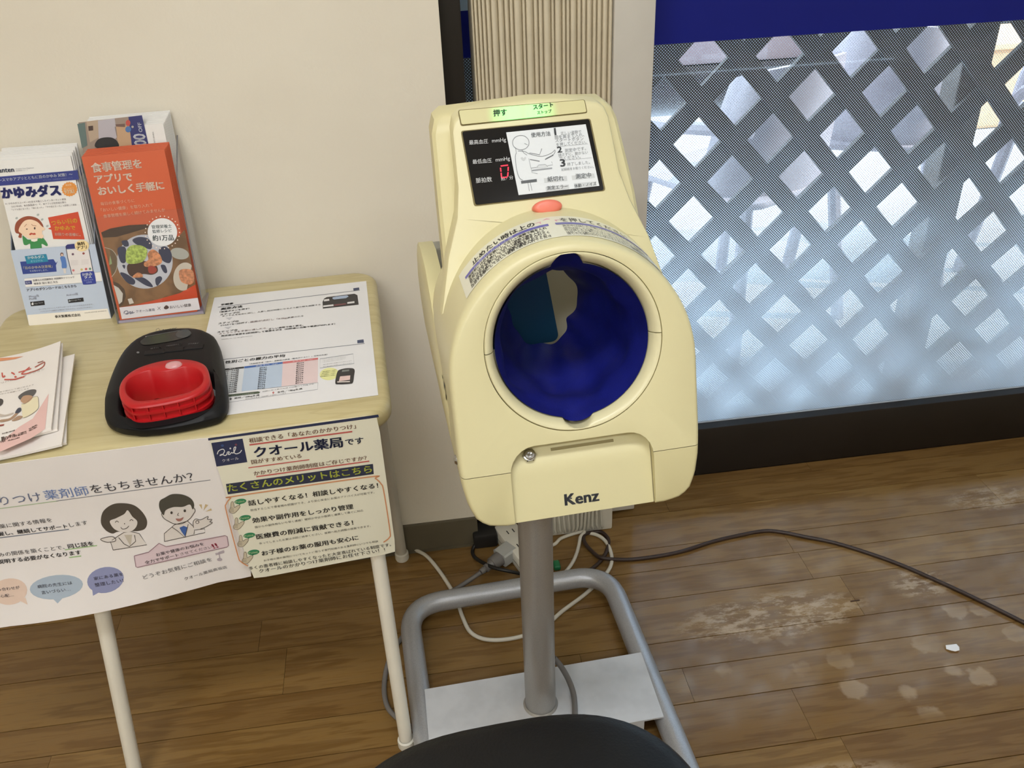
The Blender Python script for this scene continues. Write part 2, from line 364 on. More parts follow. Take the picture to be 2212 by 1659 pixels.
class Print:
    def __init__(s, o, n, frame, bend=None, eps=0.00025):
        s.o = V(o); s.n = V(n).normalized(); s.fr = frame; s.bend = bend; s.eps = eps; s.mb = MB(); s.cols = []
    def frame(s, *f): s.fr = f; return s
    def px(s, p): return (p[0]/s.fr[2]+s.fr[0], p[1]/s.fr[2]+s.fr[1])
    def P(s, p): return onp(s.px(p), s.o, s.n)
    def put(s, pts, fs, col, layer):
        mm = ink(col) if isinstance(col, tuple) else col
        if mm not in s.cols: s.cols.append(mm)
        pts = [(s.bend(p) if s.bend else p) + s.n*(s.eps*layer) for p in pts]
        s.mb.add(pts, fs, s.cols.index(mm))
    def poly(s, pts, col, layer=1):
        q = [s.P(p) for p in pts]; ax = s.P(pts[0]); 
        e1 = (q[1]-q[0]).normalized(); e2 = s.n.cross(e1)
        t = [tuple(x) for x in tessellate_polygon([[V(((p-ax).dot(e1), (p-ax).dot(e2), 0)) for p in q]])]
        for _ in range(3 if s.bend else 0):                     # finer mesh where the sheet is curved
            cache = {}; nt = []
            def mid(a, b):
                k = (min(a, b), max(a, b))
                if k not in cache: q.append((q[a]+q[b])/2); cache[k] = len(q)-1
                return cache[k]
            for a, b, c in t:
                if max((q[a]-q[b]).length, (q[b]-q[c]).length, (q[c]-q[a]).length) < 0.012: nt.append((a, b, c)); continue
                x, y, z = mid(a, b), mid(b, c), mid(c, a); nt += [(a, x, z), (x, b, y), (z, y, c), (x, y, z)]
            t = nt
        s.put(q, t, col, layer)
    def rpoly(s, pts, col, layer=1, n=5): s.poly([tuple(p) for p in catmull([V(p) for p in pts], n, True)], col, layer)
    def ell(s, c, rx, ry, col, layer=1, rot=0.0, n=24, a0=0, a1=360):
        ca, sa = math.cos(rot), math.sin(rot); pts = []
        full = abs(a1-a0) >= 360
        for i in range(n if full else n+1):
            a = math.radians(a0 + (a1-a0)*i/n); x, y = rx*math.cos(a), ry*math.sin(a); pts.append((c[0]+x*ca-y*sa, c[1]+x*sa+y*ca))
        s.poly(pts, col, layer)
    def line(s, pts, wd, col, layer=1, closed=False, smooth=0):
        if smooth: pts = [tuple(p) for p in catmull([V(p) for p in pts], smooth, closed)]
        n = len(pts); L = []; R = []
        for i in range(n):
            a = V(pts[i-1] if (closed or i) else pts[0]); b = V(pts[(i+1) % n] if (closed or i < n-1) else pts[-1])
            d = (b-a); d = d.normalized() if d.length > 0 else V((1, 0)); nn = V((-d.y, d.x))*wd/2
            L.append(V(pts[i])+nn); R.append(V(pts[i])-nn)
        q = [s.P(p) for p in L] + [s.P(p) for p in R]; fs = []
        for i in range(n if closed else n-1):
            j = (i+1) % n; fs.append((i, j, n+j, n+i))
        s.put(q, fs, col, layer)
    def text(s, tx, p0, p1, col, bold=0.0, layer=3, hs=1.0):
        vs, fs, wd = glyphs(tx, bold); A, B = s.P(p0), s.P(p1); ex = (B-A)/wd; ey = s.n.cross(ex)*hs
        s.put([A + ex*x + ey*y for x, y in vs], fs, col, layer)
    def build(s, parent, name='printed_design'):
        return obj(name, s.mb, s.cols, parent, recalc=False)

# ================================================================ THE SETTING
fl = struct('floor', MB().box((-2.6, -2.3, -0.08), (3.3, 1.80, -0.014)), mat('subfloor', rgb(70, 46, 26), 0.7))
rows = [1.7126, 1.675, 1.590, 1.474, 1.405, 1.321, 1.205, 1.1375, 1.057, 0.945]
pat = [0.070, 0.085, 0.116, 0.070, 0.084, 0.116, 0.068, 0.081, 0.112]
while rows[-1] > -2.2: rows.append(rows[-1]-pat[len(rows) % 9])
rnd = random.Random(3)
for i in range(len(rows)-1):
    y1, y0 = rows[i], rows[i+1]; x = -2.6 - rnd.random()*1.0
    joint = {2: 1.31, 8: 0.62}.get(i)
    xs = [x]
    while xs[-1] < 3.3: xs.append(xs[-1] + rnd.choice((1.16, 1.16, 1.45)))
    if joint is not None:
        k = min(range(len(xs)), key=lambda j: abs(xs[j]-joint)); sft = joint-xs[k]; xs = [q+sft for q in xs]
    for a, b in zip(xs[:-1], xs[1:]):
        a, b = max(a, -2.6), min(b, 3.3)
        if b-a < 0.02: continue
        z = 0.0; g = 0.0009
        m = MB().box((a+0.0003, y0+g, -0.014), (b-0.0003, y1-g, z))
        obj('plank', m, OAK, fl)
struct('wall_left', MB().box((-2.6, 1.564, 0), (0.0895, 1.82, 3.07)), WALL)
struct('baseboard_left', MB().box((-2.6, 1.556, 0.0), (0.0895, 1.564, 0.0766)).box((-2.6, 1.5535, 0.0), (0.0895, 1.556, 0.006)), BASEB)
struct('trim_1', MB().rbox((0.0895, 1.60, 0.0), (0.1275, 1.80, 3.07), 0.002), DARKBR)
win = thing('window_1', None, None, (1.7, 1.76, 0)); win['kind'] = 'structure'
obj('bottom_rail', MB().rbox((0.1275, 1.712, 0), (3.3, 1.80, 0.1385), 0.003), DARKBR, win, smooth=True)
obj('glazing_bead', MB().box((0.1275, 1.737, 0.1385), (3.3, 1.7385, 0.1415)), mat('bead_white', rgb(190, 200, 214), 0.4), win)
obj('top_rail', MB().rbox((0.1275, 1.712, 2.55), (3.3, 1.80, 2.65), 0.003), DARKBR, win)
obj('pane', MB().box((0.1275, 1.745, 0.13), (3.3, 1.753, 2.57)), GLASS, win)
obj('dotted_film', MB().add([(0.1275, 1.7435, 0.137), (3.3, 1.7435, 0.137), (3.3, 1.7435, 1.0205), (0.1275, 1.7435, 1.0205)], [(0, 1, 2, 3)]), FILM, win, label='privacy film of white dots that merge towards the sill')
obj('blue_film_band', MB().box((0.1275, 1.7425, 1.0205), (3.3, 1.744, 1.1025)), BLUEBAND, win, label='solid royal blue film band')
obj('frosted_film', MB().add([(0.1275, 1.7435, 1.1025), (3.3, 1.7435, 1.1025), (3.3, 1.7435, 2.55), (0.1275, 1.7435, 2.55)], [(0, 1, 2, 3)]), FROST, win)
struct('wall_front', MB().box((0.0895, 1.70, 2.65), (3.3, 1.82, 3.07)), WALL)
struct('wall_right', MB().box((3.3, -2.3, 0), (3.4, 1.82, 3.07)), WALL)
struct('wall_back', MB().box((-2.7, -2.4, 0), (3.4, -2.3, 3.07)), WALL)
struct('wall_far_left', MB().box((-2.7, -2.3, 0), (-2.6, 1.82, 3.07)), WALL)
struct('ceiling', MB().box((-2.7, -2.4, 3.07), (3.4, 1.82, 3.17)), CEIL)
for i, (x, y) in enumerate(((0.0, -0.10), (-1.0, -1.75), (1.5, -1.75))):
    t_ = thing('ceiling_lamp', ['white ceiling lamp above the blood pressure monitor', 'white ceiling lamp at the back of the room on the left', 'white ceiling lamp at the back of the room on the right'][i], 'lamp', (x, y, 3.07), group='ceiling lamps')
    obj('lamp_housing', MB().rbox((x-0.80, y-0.18, 3.04), (x+0.80, y+0.18, 3.07), 0.008), WHITEP, t_)

# ---- accordion partition folded against the window
acc = thing('accordion_partition', 'beige pleated accordion partition folded up beside the window', 'partition', (0.3, 1.62, 0.0))
ed = [520, 545, 578, 610, 645, 686, 745, 797, 840, 876, 945, 975, 1040, 1080, 1120, 1186, 1215, 1276, 1310, 1344, 1402, 1440, 1480, 1530, 1567, 1612, 1662, 1700]
ex_ = [ony((880+e/3.814, 0), 1.605).x for e in ed]
for a, b in zip(ex_[:-1], ex_[1:]):
    wdt = b-a; prof = []
    for q, d in ((0.0, 0.007), (0.03, 0.002), (0.10, 0.0005), (0.25, 0.0), (0.50, 0.0006), (0.62, 0.0018), (0.74, 0.0036), (0.86, 0.006), (0.95, 0.008), (1.0, 0.011)):
        prof.append((a+wdt*q, 1.602 + d))
    m = MB(); n = len(prof)
    m.loft([[V((x, y, z)) for x, y in prof] + [V((b, 1.665, z)), V((a, 1.665, z))] for z in (0.012, 2.54)], cap0=True, cap1=True)
    obj('pleat', m, PLEAT, acc, smooth=True, angle=50)
obj('end_post', MB().rbox((ex_[-1]+0.0005, 1.602, 0.010), (0.4625, 1.655, 2.54), 0.003), PLEAT2, acc, smooth=True, label='flat grey end post')

# ================================================================ OUTSIDE THE WINDOW
struct('ground', MB().box((-4, 1.82, -0.20), (12, 16, -0.12)), GROUND)
lat = thing('lattice_fence', 'brown diagonal wooden lattice fence standing outside the window', 'fence', (1.5, 1.81, -0.12))
YL = 1.795; kf = YL/1.95
A_, B_ = V((0.0866, -0.094))*kf, V((0.0867, 0.0903))*kf; c0 = V((1.0233*kf, 1.38-(1.38-0.7468)*kf)); x0, x1, z0, z1 = 0.13, 2.9, 0.0, 1.75
def clip(p, d):
    lo, hi = -9.0, 9.0
    for k, (mn, mx) in enumerate(((x0, x1), (z0, z1))):
        a, b = (mn-p[k])/d[k], (mx-p[k])/d[k]; lo, hi = max(lo, min(a, b)), min(hi, max(a, b))
    return lo, hi
for d, e, yy in ((A_, B_, YL), (B_, A_, YL+0.0125)):
    dn = d.normalized(); nn = V((-dn.y, dn.x)); wd = 0.0208
    for k in range(-30, 36):
        p = c0 + e*(k+0.5); lo, hi = clip(p, dn)
        if hi-lo < 0.05: continue
        a, b = p+dn*lo, p+dn*hi
        q = [a-nn*wd, b-nn*wd, b+nn*wd, a+nn*wd]
        m = MB().hexa([V((v.x, yy, v.y)) for v in q] + [V((v.x, yy+0.012, v.y)) for v in q])
        obj('slat', m, LATT, lat)
for x in (0.148, 1.228, 2.26): obj('fence_post', MB().rbox((x-0.033, YL+0.025, -0.12), (x+0.033, YL+0.09, 1.80), 0.004), POSTW, lat)
obj('bottom_rail', MB().rbox((0.13, YL+0.025, -0.09), (2.9, YL+0.05, -0.03), 0.003), POSTW, lat)
# pale plastic garden chairs just beyond the fence
CHP = mat('pale_plastic_chair', rgb(150, 142, 150), 0.4, var=0.05)
def garden_chair(x, y, rz, label):
    t_ = thing('garden_chair', label, 'chair', (x, y, -0.12), rz, group='garden chairs beyond the lattice')
    L = []
    for j in range(9):
        h = 0.50 + 0.42*j/8; wd_ = 0.24*(1-0.25*(j/8)**2); L.append([V((wd_*math.sin(a*math.pi/14), -0.24-0.05*j/8+0.16*(1-math.cos(a*math.pi/14)), h - 0.05*(a/7)**2*(j/8))) for a in range(-8, 9)])
    back = L + [[p+V((0, 0.014, 0)) for p in r_] for r_ in reversed(L)]
    obj('backrest', MB().loft(back, closed=False, wrap=True), CHP, t_, smooth=True, local=True)
    ol2 = rrect(-0.25, -0.25, 0.25, 0.25, 0.09, 6); m = MB(); rounded_prism(m, ol2, 0.50, 0.525, 0.01, 2); obj('seat', m, CHP, t_, smooth=True, local=True)
    for sx_ in (-1, 1):
        for sy_ in (-1, 1): obj('leg', MB().tube([(sx_*0.27, sy_*0.27, 0.0), (sx_*0.21, sy_*0.21, 0.505)], 0.022, 8), CHP, t_, smooth=True, local=True)
        obj('armrest', MB().tube(catmull([(sx_*0.23, -0.22, 0.74), (sx_*0.29, 0.0, 0.72), (sx_*0.28, 0.2, 0.68), (sx_*0.24, 0.24, 0.52)], 5), 0.02, 8), CHP, t_, smooth=True, local=True)
garden_chair(1.10, 2.75, 0.5, 'pale plastic garden chair beyond the lattice, nearest the beige partition')
garden_chair(1.75, 3.10, -0.4, 'pale plastic garden chair in the middle of the row beyond the lattice')
garden_chair(2.45, 2.95, 0.9, 'pale plastic garden chair beyond the lattice, furthest to the right')
# a parked car and a low tan wall, glimpsed through the lattice
CARP = mat('car_paint', rgb(112, 98, 104), 0.25, coat=0.5, var=0.02); TYRE = mat('tyre', (0.02, 0.02, 0.02), 0.8); CGL = mat('car_glass', (0.03, 0.035, 0.04), 0.1)
car = thing('parked_car', 'dull plum grey car parked outside beyond the lattice fence', 'car', (2.2, 6.2, -0.12))
prof = [(-2.3, 0.30), (-2.35, 0.62), (-2.2, 0.86), (-1.3, 0.98), (-0.7, 1.50), (0.0, 1.62), (1.0, 1.60), (1.75, 1.12), (2.3, 1.02), (2.4, 0.62), (2.35, 0.30)]
pp = catmull([V(p) for p in prof], 4)
loops = []
for yv, sc_ in ((-0.98, 0.90), (-1.02, 0.97), (-0.9, 1.0), (0.9, 1.0), (1.02, 0.97), (0.98, 0.90)):
    loops.append([V((2.2+p.x*(0.99 if sc_ < 1 else 1), 6.2+yv*(1 - 0.16*max(0, p.y-0.95)), -0.12 + 0.3 + (p.y-0.3)*sc_)) for p in pp])
obj('body', MB().loft(loops, True, True), CARP, car, smooth=True)
for x in (0.75, 3.65):
    for y in (5.14, 7.26):
        m = MB(); m.loft([[V((x+0.36*r_*math.cos(a*math.pi/12), y+d_, 0.24+0.36*r_*math.sin(a*math.pi/12))) for a in range(24)] for r_, d_ in ((0.8, -0.1), (1, -0.08), (1, 0.08), (0.8, 0.1))], True, True); obj('wheel', m, TYRE, car, smooth=True)
obj('side_window', MB().poly([(1.2, 5.21, 0.90), (3.5, 5.21, 0.90), (3.2, 5.30, 1.28), (1.75, 5.30, 1.28)]), CGL, car)
tag(obj('garden_wall', MB().rbox((-2, 9.0, -0.12), (9, 9.3, 1.3), 0.02), TANW), 'low tan wall far outside behind the parked car', 'wall')
pb_ = thing('planter_box', 'tan wooden planter box outside between the lattice fence and the car', 'planter', (3.2, 4.75, -0.12))
obj('box', MB().rbox((2.45, 4.55, -0.12), (4.2, 4.95, 0.30), 0.02), TANW, pb_); obj('rim', MB().rbox((2.42, 4.52, 0.302), (4.23, 4.98, 0.34), 0.01), TANW, pb_)

# ================================================================ FOLDING TABLE
th = math.radians(2.2); FR = V((-0.045, 1.057, 0))
tab = thing('folding_table', 'small folding table with beech wood grain top and white tubular legs', 'table', FR, th)
outl = rrect(-0.637, 0.0, 0.0, 0.493, 0.045, 8)
m = MB(); rounded_prism(m, outl, 0.668, 0.70, 0.012, 4)
obj('table_top', m, BEECH, tab, smooth=True, local=True)
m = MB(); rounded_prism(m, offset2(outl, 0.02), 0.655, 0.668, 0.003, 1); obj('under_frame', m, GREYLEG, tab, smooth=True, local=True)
def leg(a, b, mt, r=0.0118, capz=True, bend=None):
    pts = [V(a), V(b)] if bend is None else fillet_path([V(a), V(b), V(bend)], 0.05)
    o = obj('leg', MB().tube(pts, r, 16), mt, tab, smooth=True)
    if capz:
        c = V(a); m = MB(); prof = [(0.0, 0.0), (0.014, 0.0), (0.0155, 0.004), (0.0150, 0.018), (0.0118, 0.020)]
        m.loft([[V((c.x + rr_*math.cos(k*math.pi/10), c.y + rr_*math.sin(k*math.pi/10), z)) for k in range(20)] for rr_, z in prof]); obj('foot_cap', m, WHITEP, o, smooth=True)
    return o
leg((-0.0935, 1.053, 0.002), (-0.0990, 1.112, 0.665), WHITEM)
leg((-0.559, 1.056, 0.002), (-0.502, 1.116, 0.665), WHITEM)
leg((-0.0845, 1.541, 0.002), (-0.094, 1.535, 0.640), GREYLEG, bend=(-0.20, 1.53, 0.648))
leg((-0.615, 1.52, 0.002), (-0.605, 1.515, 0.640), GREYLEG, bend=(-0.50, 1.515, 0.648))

# ================================================================ HANGING SIGNS
NAVY = (44, 52, 84)
def sheet(name, corners, mt, thick=0.0006, bend=None, nx=12, ny=10, r=0.0, parent=None, label=None):
    tl_, tr_, br_, bl_ = [V(c) for c in corners]; n = (tr_-tl_).cross(bl_-tl_).normalized(); n = n if n.dot(EYE-tl_) > 0 else -n
    top = []; 
    for j in range(ny+1):
        for i in range(nx+1):
            s_, t_ = i/nx, j/ny; p = (tl_*(1-s_)+tr_*s_)*(1-t_) + (bl_*(1-s_)+br_*s_)*t_
            if r and t_ in (0, 1) and s_ in (0, 1): p = p + ((tl_+br_)/2-p).normalized()*r*0.42
            top.append(bend(p) if bend else p)
    k = len(top); vs = top + [p - n*thick for p in top]; fs = []
    for j in range(ny):
        for i in range(nx):
            a = j*(nx+1)+i; q = (a, a+1, a+nx+2, a+nx+1); fs.append(q); fs.append(tuple(reversed([x+k for x in q])))
    b = [i for i in range(nx+1)] + [j*(nx+1)+nx for j in range(1, ny+1)] + [ny*(nx+1)+i for i in range(nx-1, -1, -1)] + [j*(nx+1) for j in range(ny-1, 0, -1)]
    for i in range(len(b)): a, c = b[i], b[(i+1) % len(b)]; fs.append((a, c, c+k, a+k))
    m = MB().add(vs, fs); o = obj(name, m, mt, parent, smooth=True, label=label); return o, n
# right hand sign (cream)
p0 = V((-0.062, 1.0445, 0.70)); ux = V((math.cos(th), math.sin(th), 0)); dn = V((0.02*math.sin(th), 0.030, -0.27)).normalized(); nr = ux.cross(dn); nr = nr if nr.y < 0 else -nr
cs = [onp(p, p0, nr) for p in ((449, 946), (816, 900), (856, 1193), (547, 1251))]
s2, _ = sheet('laminated_sign', cs, LAMC, r=0.006)
tag(s2, 'cream laminated sign with navy title hanging from the right of the table edge', 'sign')
pr = Print(p0, nr, (430, 880, 4.3667))
BR = (120, 84, 66); RD = (196, 92, 88); DK = (58, 56, 52)
pr.poly([(84, 290), (1690, 66), (1697, 92), (88, 312)], NAVY)
pr.poly([(115, 335), (410, 293), (455, 515), (165, 558)], NAVY)
pr.line([(172, 440), (185, 408), (225, 392), (240, 412), (222, 442), (196, 452), (214, 440), (245, 452), (262, 440), (268, 420), (286, 418), (275, 440), (292, 440), (306, 424), (322, 428), (340, 400), (346, 372), (330, 380), (330, 420), (350, 436), (385, 424), (402, 400)], 8, (226, 226, 226), 2, smooth=4)
pr.text('クオール', (222, 512), (378, 486), (226, 226, 226), 0.01)
pr.ell((220, 358), 14, 12, (60, 84, 130), 2); pr.ell((348, 350), 12, 10, (120, 70, 84), 2); pr.ell((295, 385), 8, 8, (226, 226, 226), 2)
pr.text('相談できる「あなたのかかりつけ」', (476, 330), (1480, 192), BR, 0.015)
pr.line([(475, 352), (1445, 226)], 13, RD, 2)
pr.text('クオール薬局', (530, 462), (1358, 362), NAVY, 0.03); pr.text('です', (1384, 352), (1552, 332), NAVY, 0.02)
pr.text('国がすすめている', (498, 530), (968, 470), BR, 0.015); pr.line([(465, 568), (1040, 491)], 9, RD, 2)
pr.text('かかりつけ薬剤師制度はご存じですか？', (520, 638), (1582, 488), BR, 0.015); pr.line([(540, 652), (1605, 505)], 11, RD, 2)
pr.poly([(253, 722), (1640, 532), (1648, 628), (272, 820)], (46, 52, 74)); pr.text('たくさんのメリットはこちら', (276, 790), (1632, 606), (214, 224, 96), 0.02)
pr.line([(460, 1494), (395, 1452), (365, 1390), (258, 980), (256, 910), (300, 852), (360, 832), (1590, 656), (1660, 668), (1715, 718), (1742, 790), (1800, 1160), (1795, 1225), (1740, 1270)], 11, (214, 150, 106), 2, smooth=5)
PT = [((470, 922), (1690, 752), '話しやすくなる！相談しやすくなる！', (486, 976), (1655, 806), '担当することで患者様の把握ができ、より安心安全にお薬のアドバイスが可能です。', (335, 945), (390, 886)),
      ((508, 1084), (1455, 950), '効果や副作用をしっかり管理', (530, 1136), (1550, 976), '国からの副作用もいち早く連絡！継続か中止か医師と連携して直ぐに対応', (374, 1098), (434, 1040)),
      ((545, 1238), (1455, 1102), '医療費の削減に貢献できる！', (568, 1290), (1620, 1122), '余ってしまったお薬は次回ご持参ください。医師へ処方調整の提案できます。', (414, 1262), (474, 1206)),
      ((596, 1394), (1505, 1242), 'お子様のお薬の服用も安心に', (612, 1450), (1690, 1266), 'お子様の薬の服用についてネットに限らず専門知識のある薬剤師にいつでも相談', (456, 1420), (514, 1366))]
for a, b, tx, c_, d_, sub, hp, bp in PT:
    pr.text(tx, a, b, DK, 0.02); pr.text(sub, c_, d_, (84, 82, 76), 0.0)
    x, y = hp; hand = [(x-34, y-44), (x-24, y-58), (x-10, y-50), (x-2, y-4), (x+22, y-18), (x+46, y-24), (x+50, y-8), (x+22, y+30), (x-8, y+52), (x-42, y+46), (x-50, y+22), (x-38, y-2)]
    pr.rpoly(hand, (206, 196, 172), 1); pr.line(hand, 4, (120, 108, 92), 2, True, 5)
    for k in (0, 14, 28): pr.line([(x-44, y+8+k), (x-24, y+2+k), (x-8, y+8+k)], 3, (120, 108, 92), 2, smooth=3)
    x, y = bp; pr.ell((x, y), 56, 25, (58, 140, 96), 1, -0.14); pr.poly([(x-14, y+18), (x+10, y+16), (x-12, y+38)], (58, 140, 96), 1); pr.text('Point', (x-44, y+14), (x+42, y+2), (206, 226, 180), 0.01, hs=0.9)
pr.text('多くの患者様に相談しやすくなったと大変喜ばれている制度です。', (475, 1530), (1812, 1302), DK, 0.01, hs=1.1); pr.text('クオールのかかりつけ薬剤師にお任せ下さい！！', (570, 1556), (1755, 1352), DK, 0.01)
pr.build(s2)
# left hand sign (white), lower edge curling towards the room
p1 = V((-0.29, 1.0385, 0.70)); dn1 = V((0, 0.034, -0.27)).normalized(); nl = ux.cross(dn1); nl = nl if nl.y < 0 else -nl
tr_ = onp((461, 944), p1, nl); br_ = onp((546, 1246), p1, nl); tl_ = tr_ - ux*0.405; bl_ = br_ - ux*0.415
def bend1(p):
    hh = max(0.0, (0.62-p.z)/0.2); s_ = max(0.0, min(1.0, (tr_.x-p.x)/0.42)); return p + nl*(0.027*hh*hh*math.sin(max(0.0, min(1.0, (s_-0.12)*1.4))*math.pi*0.62))
s1, _ = sheet('laminated_sign', (tl_, tr_, br_, bl_), LAM, bend=bend1, nx=24, ny=16, r=0.006)
tag(s1, 'large white laminated sign with two cartoon pharmacists hanging from the table edge', 'sign')
pr = Print(p1, nl, (0, 950, 3.95), bend1)
GY = (92, 92, 98); G2 = (64, 64, 68)
pr.text('かか', (-270, 592), (-15, 560), (96, 104, 130), 0.0); pr.text('りつけ', (14, 552), (362, 512), (104, 114, 142), 0.0); pr.text('薬剤師', (390, 505), (765, 462), (110, 134, 186), 0.0); pr.text('をもちませんか？', (785, 452), (1655, 340), GY, 0.005)
pr.line([(-300, 626), (500, 520)], 7, (176, 196, 160), 1); pr.line([(480, 522), (1795, 342)], 6, (130, 134, 142), 1)
pr.text('薬に関する情報を', (2, 750), (448, 692), G2, 0.0); pr.text('握し、継続してサポート', (-10, 812), (580, 742), (52, 52, 56), 0.02); pr.text('します', (600, 736), (752, 712), G2, 0.0); pr.line([(-100, 842), (590, 757)], 8, (120, 128, 142), 1)
pr.text('みの関係を築くことで、', (2, 976), (560, 908), G2, 0.0); pr.text('同じ話を', (590, 904), (805, 878), (52, 52, 56), 0.02); pr.line([(560, 918), (832, 884)], 8, (160, 196, 140), 1)
pr.text('説明する必要がなくなります', (-5, 1030), (700, 946), (52, 52, 56), 0.02); pr.line([(-120, 1070), (700, 964)], 9, (160, 196, 140), 1)
for c_, rx, ry, col, tail, ln in (((100, 1232), 152, 94, (232, 208, 192), [(180, 1290), (240, 1270), (262, 1318)], [('組み合わせが', (-40, 1238), (190, 1206)), ('心配…', (30, 1276), (140, 1262))]),
                             ((498, 1190), 226, 84, (176, 192, 208), [(470, 1268), (560, 1262), (516, 1302)], [('病院の先生には', (342, 1200), (634, 1166)), ('言いづらい…', (378, 1240), (620, 1210))]),
                             ((912, 1138), 155, 92, (146, 152, 190), [(800, 1190), (872, 1220), (812, 1248)], [('家にある薬を', (818, 1138), (1062, 1106)), ('整理したい！', (828, 1184), (1066, 1152))])):
    pr.ell(c_, rx, ry, col, 1, -0.10); pr.poly(tail, col, 1)
    for tx, a, b in ln: pr.text(tx, a, b, (86, 84, 96), 0.005)
HR = (82, 76, 68); LN = (72, 66, 60); SK = (228, 222, 216)
# woman pharmacist
pr.rpoly([(862, 700), (880, 610), (960, 550), (1060, 540), (1150, 560), (1220, 620), (1256, 690), (1240, 750), (1180, 770), (1120, 770), (1010, 775), (960, 790), (900, 760)], HR, 1)
pr.rpoly([(938, 690), (990, 665), (1060, 630), (1090, 598), (1130, 650), (1172, 690), (1160, 740), (1110, 775), (1040, 775), (975, 750)], SK, 2)
for x in (998, 1122): pr.line([(x-14, 698-(x-998)*0.1), (x, 686-(x-998)*0.1), (x+16, 696-(x-998)*0.1)], 5, LN, 3, smooth=3)
pr.line([(1032, 738), (1050, 752), (1080, 746), (1102, 726)], 5, LN, 3, smooth=4); pr.ell((1064, 708), 4, 5, LN, 3)
pr.poly([(970, 918), (945, 850), (1010, 800), (1060, 780), (1120, 772), (1190, 790), (1255, 880)], SK, 1); pr.line([(970, 918), (945, 850), (1010, 810), (1060, 780), (1120, 772), (1190, 790), (1255, 880), (970, 918)], 5, LN, 2)
pr.poly([(1062, 800), (1130, 798), (1116, 888)], (200, 192, 176), 2); pr.line([(1015, 820), (1062, 870), (1108, 892), (1160, 850), (1150, 800)], 5, LN, 3)
pr.rpoly([(862, 832), (900, 820), (960, 812), (990, 832), (980, 850), (920, 856), (880, 846)], SK, 2); pr.line([(862, 832), (900, 820), (960, 812), (990, 832), (980, 850), (920, 856), (880, 846)], 5, LN, 3, True, 4)
# man pharmacist
pr.rpoly([(1395, 600), (1380, 630), (1400, 665), (1440, 690), (1490, 712), (1560, 708), (1620, 670), (1650, 630), (1666, 600), (1650, 575), (1560, 560), (1470, 580)], SK, 1); pr.line([(1395, 600), (1380, 630), (1400, 665), (1440, 690), (1490, 712), (1560, 708), (1620, 670), (1650, 630), (1666, 600), (1650, 575)], 5, LN, 3, smooth=4)
pr.rpoly([(1396, 640), (1360, 580), (1364, 520), (1410, 490), (1470, 462), (1560, 466), (1630, 500), (1656, 550), (1644, 592), (1620, 550), (1560, 570), (1480, 572), (1415, 598)], (78, 76, 68), 2)
for x, y in ((1464, 618), (1577, 602)): pr.ell((x, y), 10, 12, LN, 3)
pr.line([(1524, 620), (1514, 640), (1528, 642)], 5, LN, 3); pr.rpoly([(1500, 668), (1535, 668), (1566, 656), (1550, 684), (1520, 690)], (170, 120, 110), 3)
pr.poly([(1405, 856), (1402, 792), (1490, 720), (1600, 690), (1655, 740), (1665, 800), (1580, 826)], SK, 1); pr.line([(1405, 856), (1402, 792), (1490, 720), (1600, 690), (1655, 740)], 5, LN, 2); pr.line([(1405, 856), (1750, 790), (1748, 758), (1660, 766), (1655, 800)], 5, LN, 2)
pr.poly([(1532, 745), (1568, 730), (1598, 742), (1584, 822), (1552, 782)], (70, 104, 170), 2); pr.line([(1468, 738), (1516, 770), (1580, 826), (1606, 716)], 5, LN, 3)
pr.rpoly([(1652, 745), (1648, 700), (1670, 672), (1712, 680), (1775, 650), (1770, 676), (1808, 676), (1790, 698), (1812, 704), (1760, 738), (1710, 758)], SK, 2); pr.line([(1652, 745), (1648, 700), (1670, 672), (1712, 680), (1775, 650), (1770, 676), (1808, 676), (1790, 698), (1812, 704), (1760, 738), (1710, 758)], 5, LN, 3, smooth=4); pr.ell((1684, 698), 16, 15, LN, 3); pr.ell((1684, 698), 11, 10, SK, 4)
for q in ([(1698, 552), (1722, 550), (1724, 592)], [(1752, 548), (1776, 556), (1736, 604)], [(1800, 584), (1808, 602), (1752, 612)]): pr.poly(q, (206, 184, 140), 1)
# pink speech bar, note, shop line
pr.line([(1150, 965), (1272, 938), (1358, 870), (1420, 898), (1920, 816), (1938, 824), (1950, 900), (1936, 914), (1180, 1052), (1166, 1046), (1150, 965)], 7, (160, 132, 140), 2); pr.poly([(1150, 965), (1272, 938), (1358, 870), (1420, 898), (1920, 816), (1938, 824), (1950, 900), (1936, 914), (1180, 1052), (1166, 1046)], (226, 206, 212), 1)
pr.text('お薬や健康のお悩みを', (1340, 970), (1742, 892), (70, 62, 66), 0.01); pr.text('全力でサポート', (1248, 1028), (1530, 974), (70, 62, 66), 0.015); pr.text('させてください', (1545, 970), (1812, 920), (110, 100, 106), 0.0); pr.text('!!', (1826, 925), (1864, 914), (190, 84, 104), 0.03, hs=0.8)
pr.text('どうぞお気軽にご相談を', (1235, 1140), (1812, 1026), (104, 102, 104), 0.0); pr.text('クオール薬局高坂店', (1582, 1166), (1940, 1092), (84, 82, 84), 0.0)
pr.line([(1876, 1012), (1868, 958), (1910, 944)], 10, (188, 178, 186), 2); pr.ell((1874, 1020), 22, 14, (188, 178, 186), 2); pr.poly([(1836, 965), (1916, 948), (1912, 964), (1842, 984)], (188, 178, 186), 2)
pr.build(s1)

# ================================================================ ON THE TABLE
ZT = 0.7003
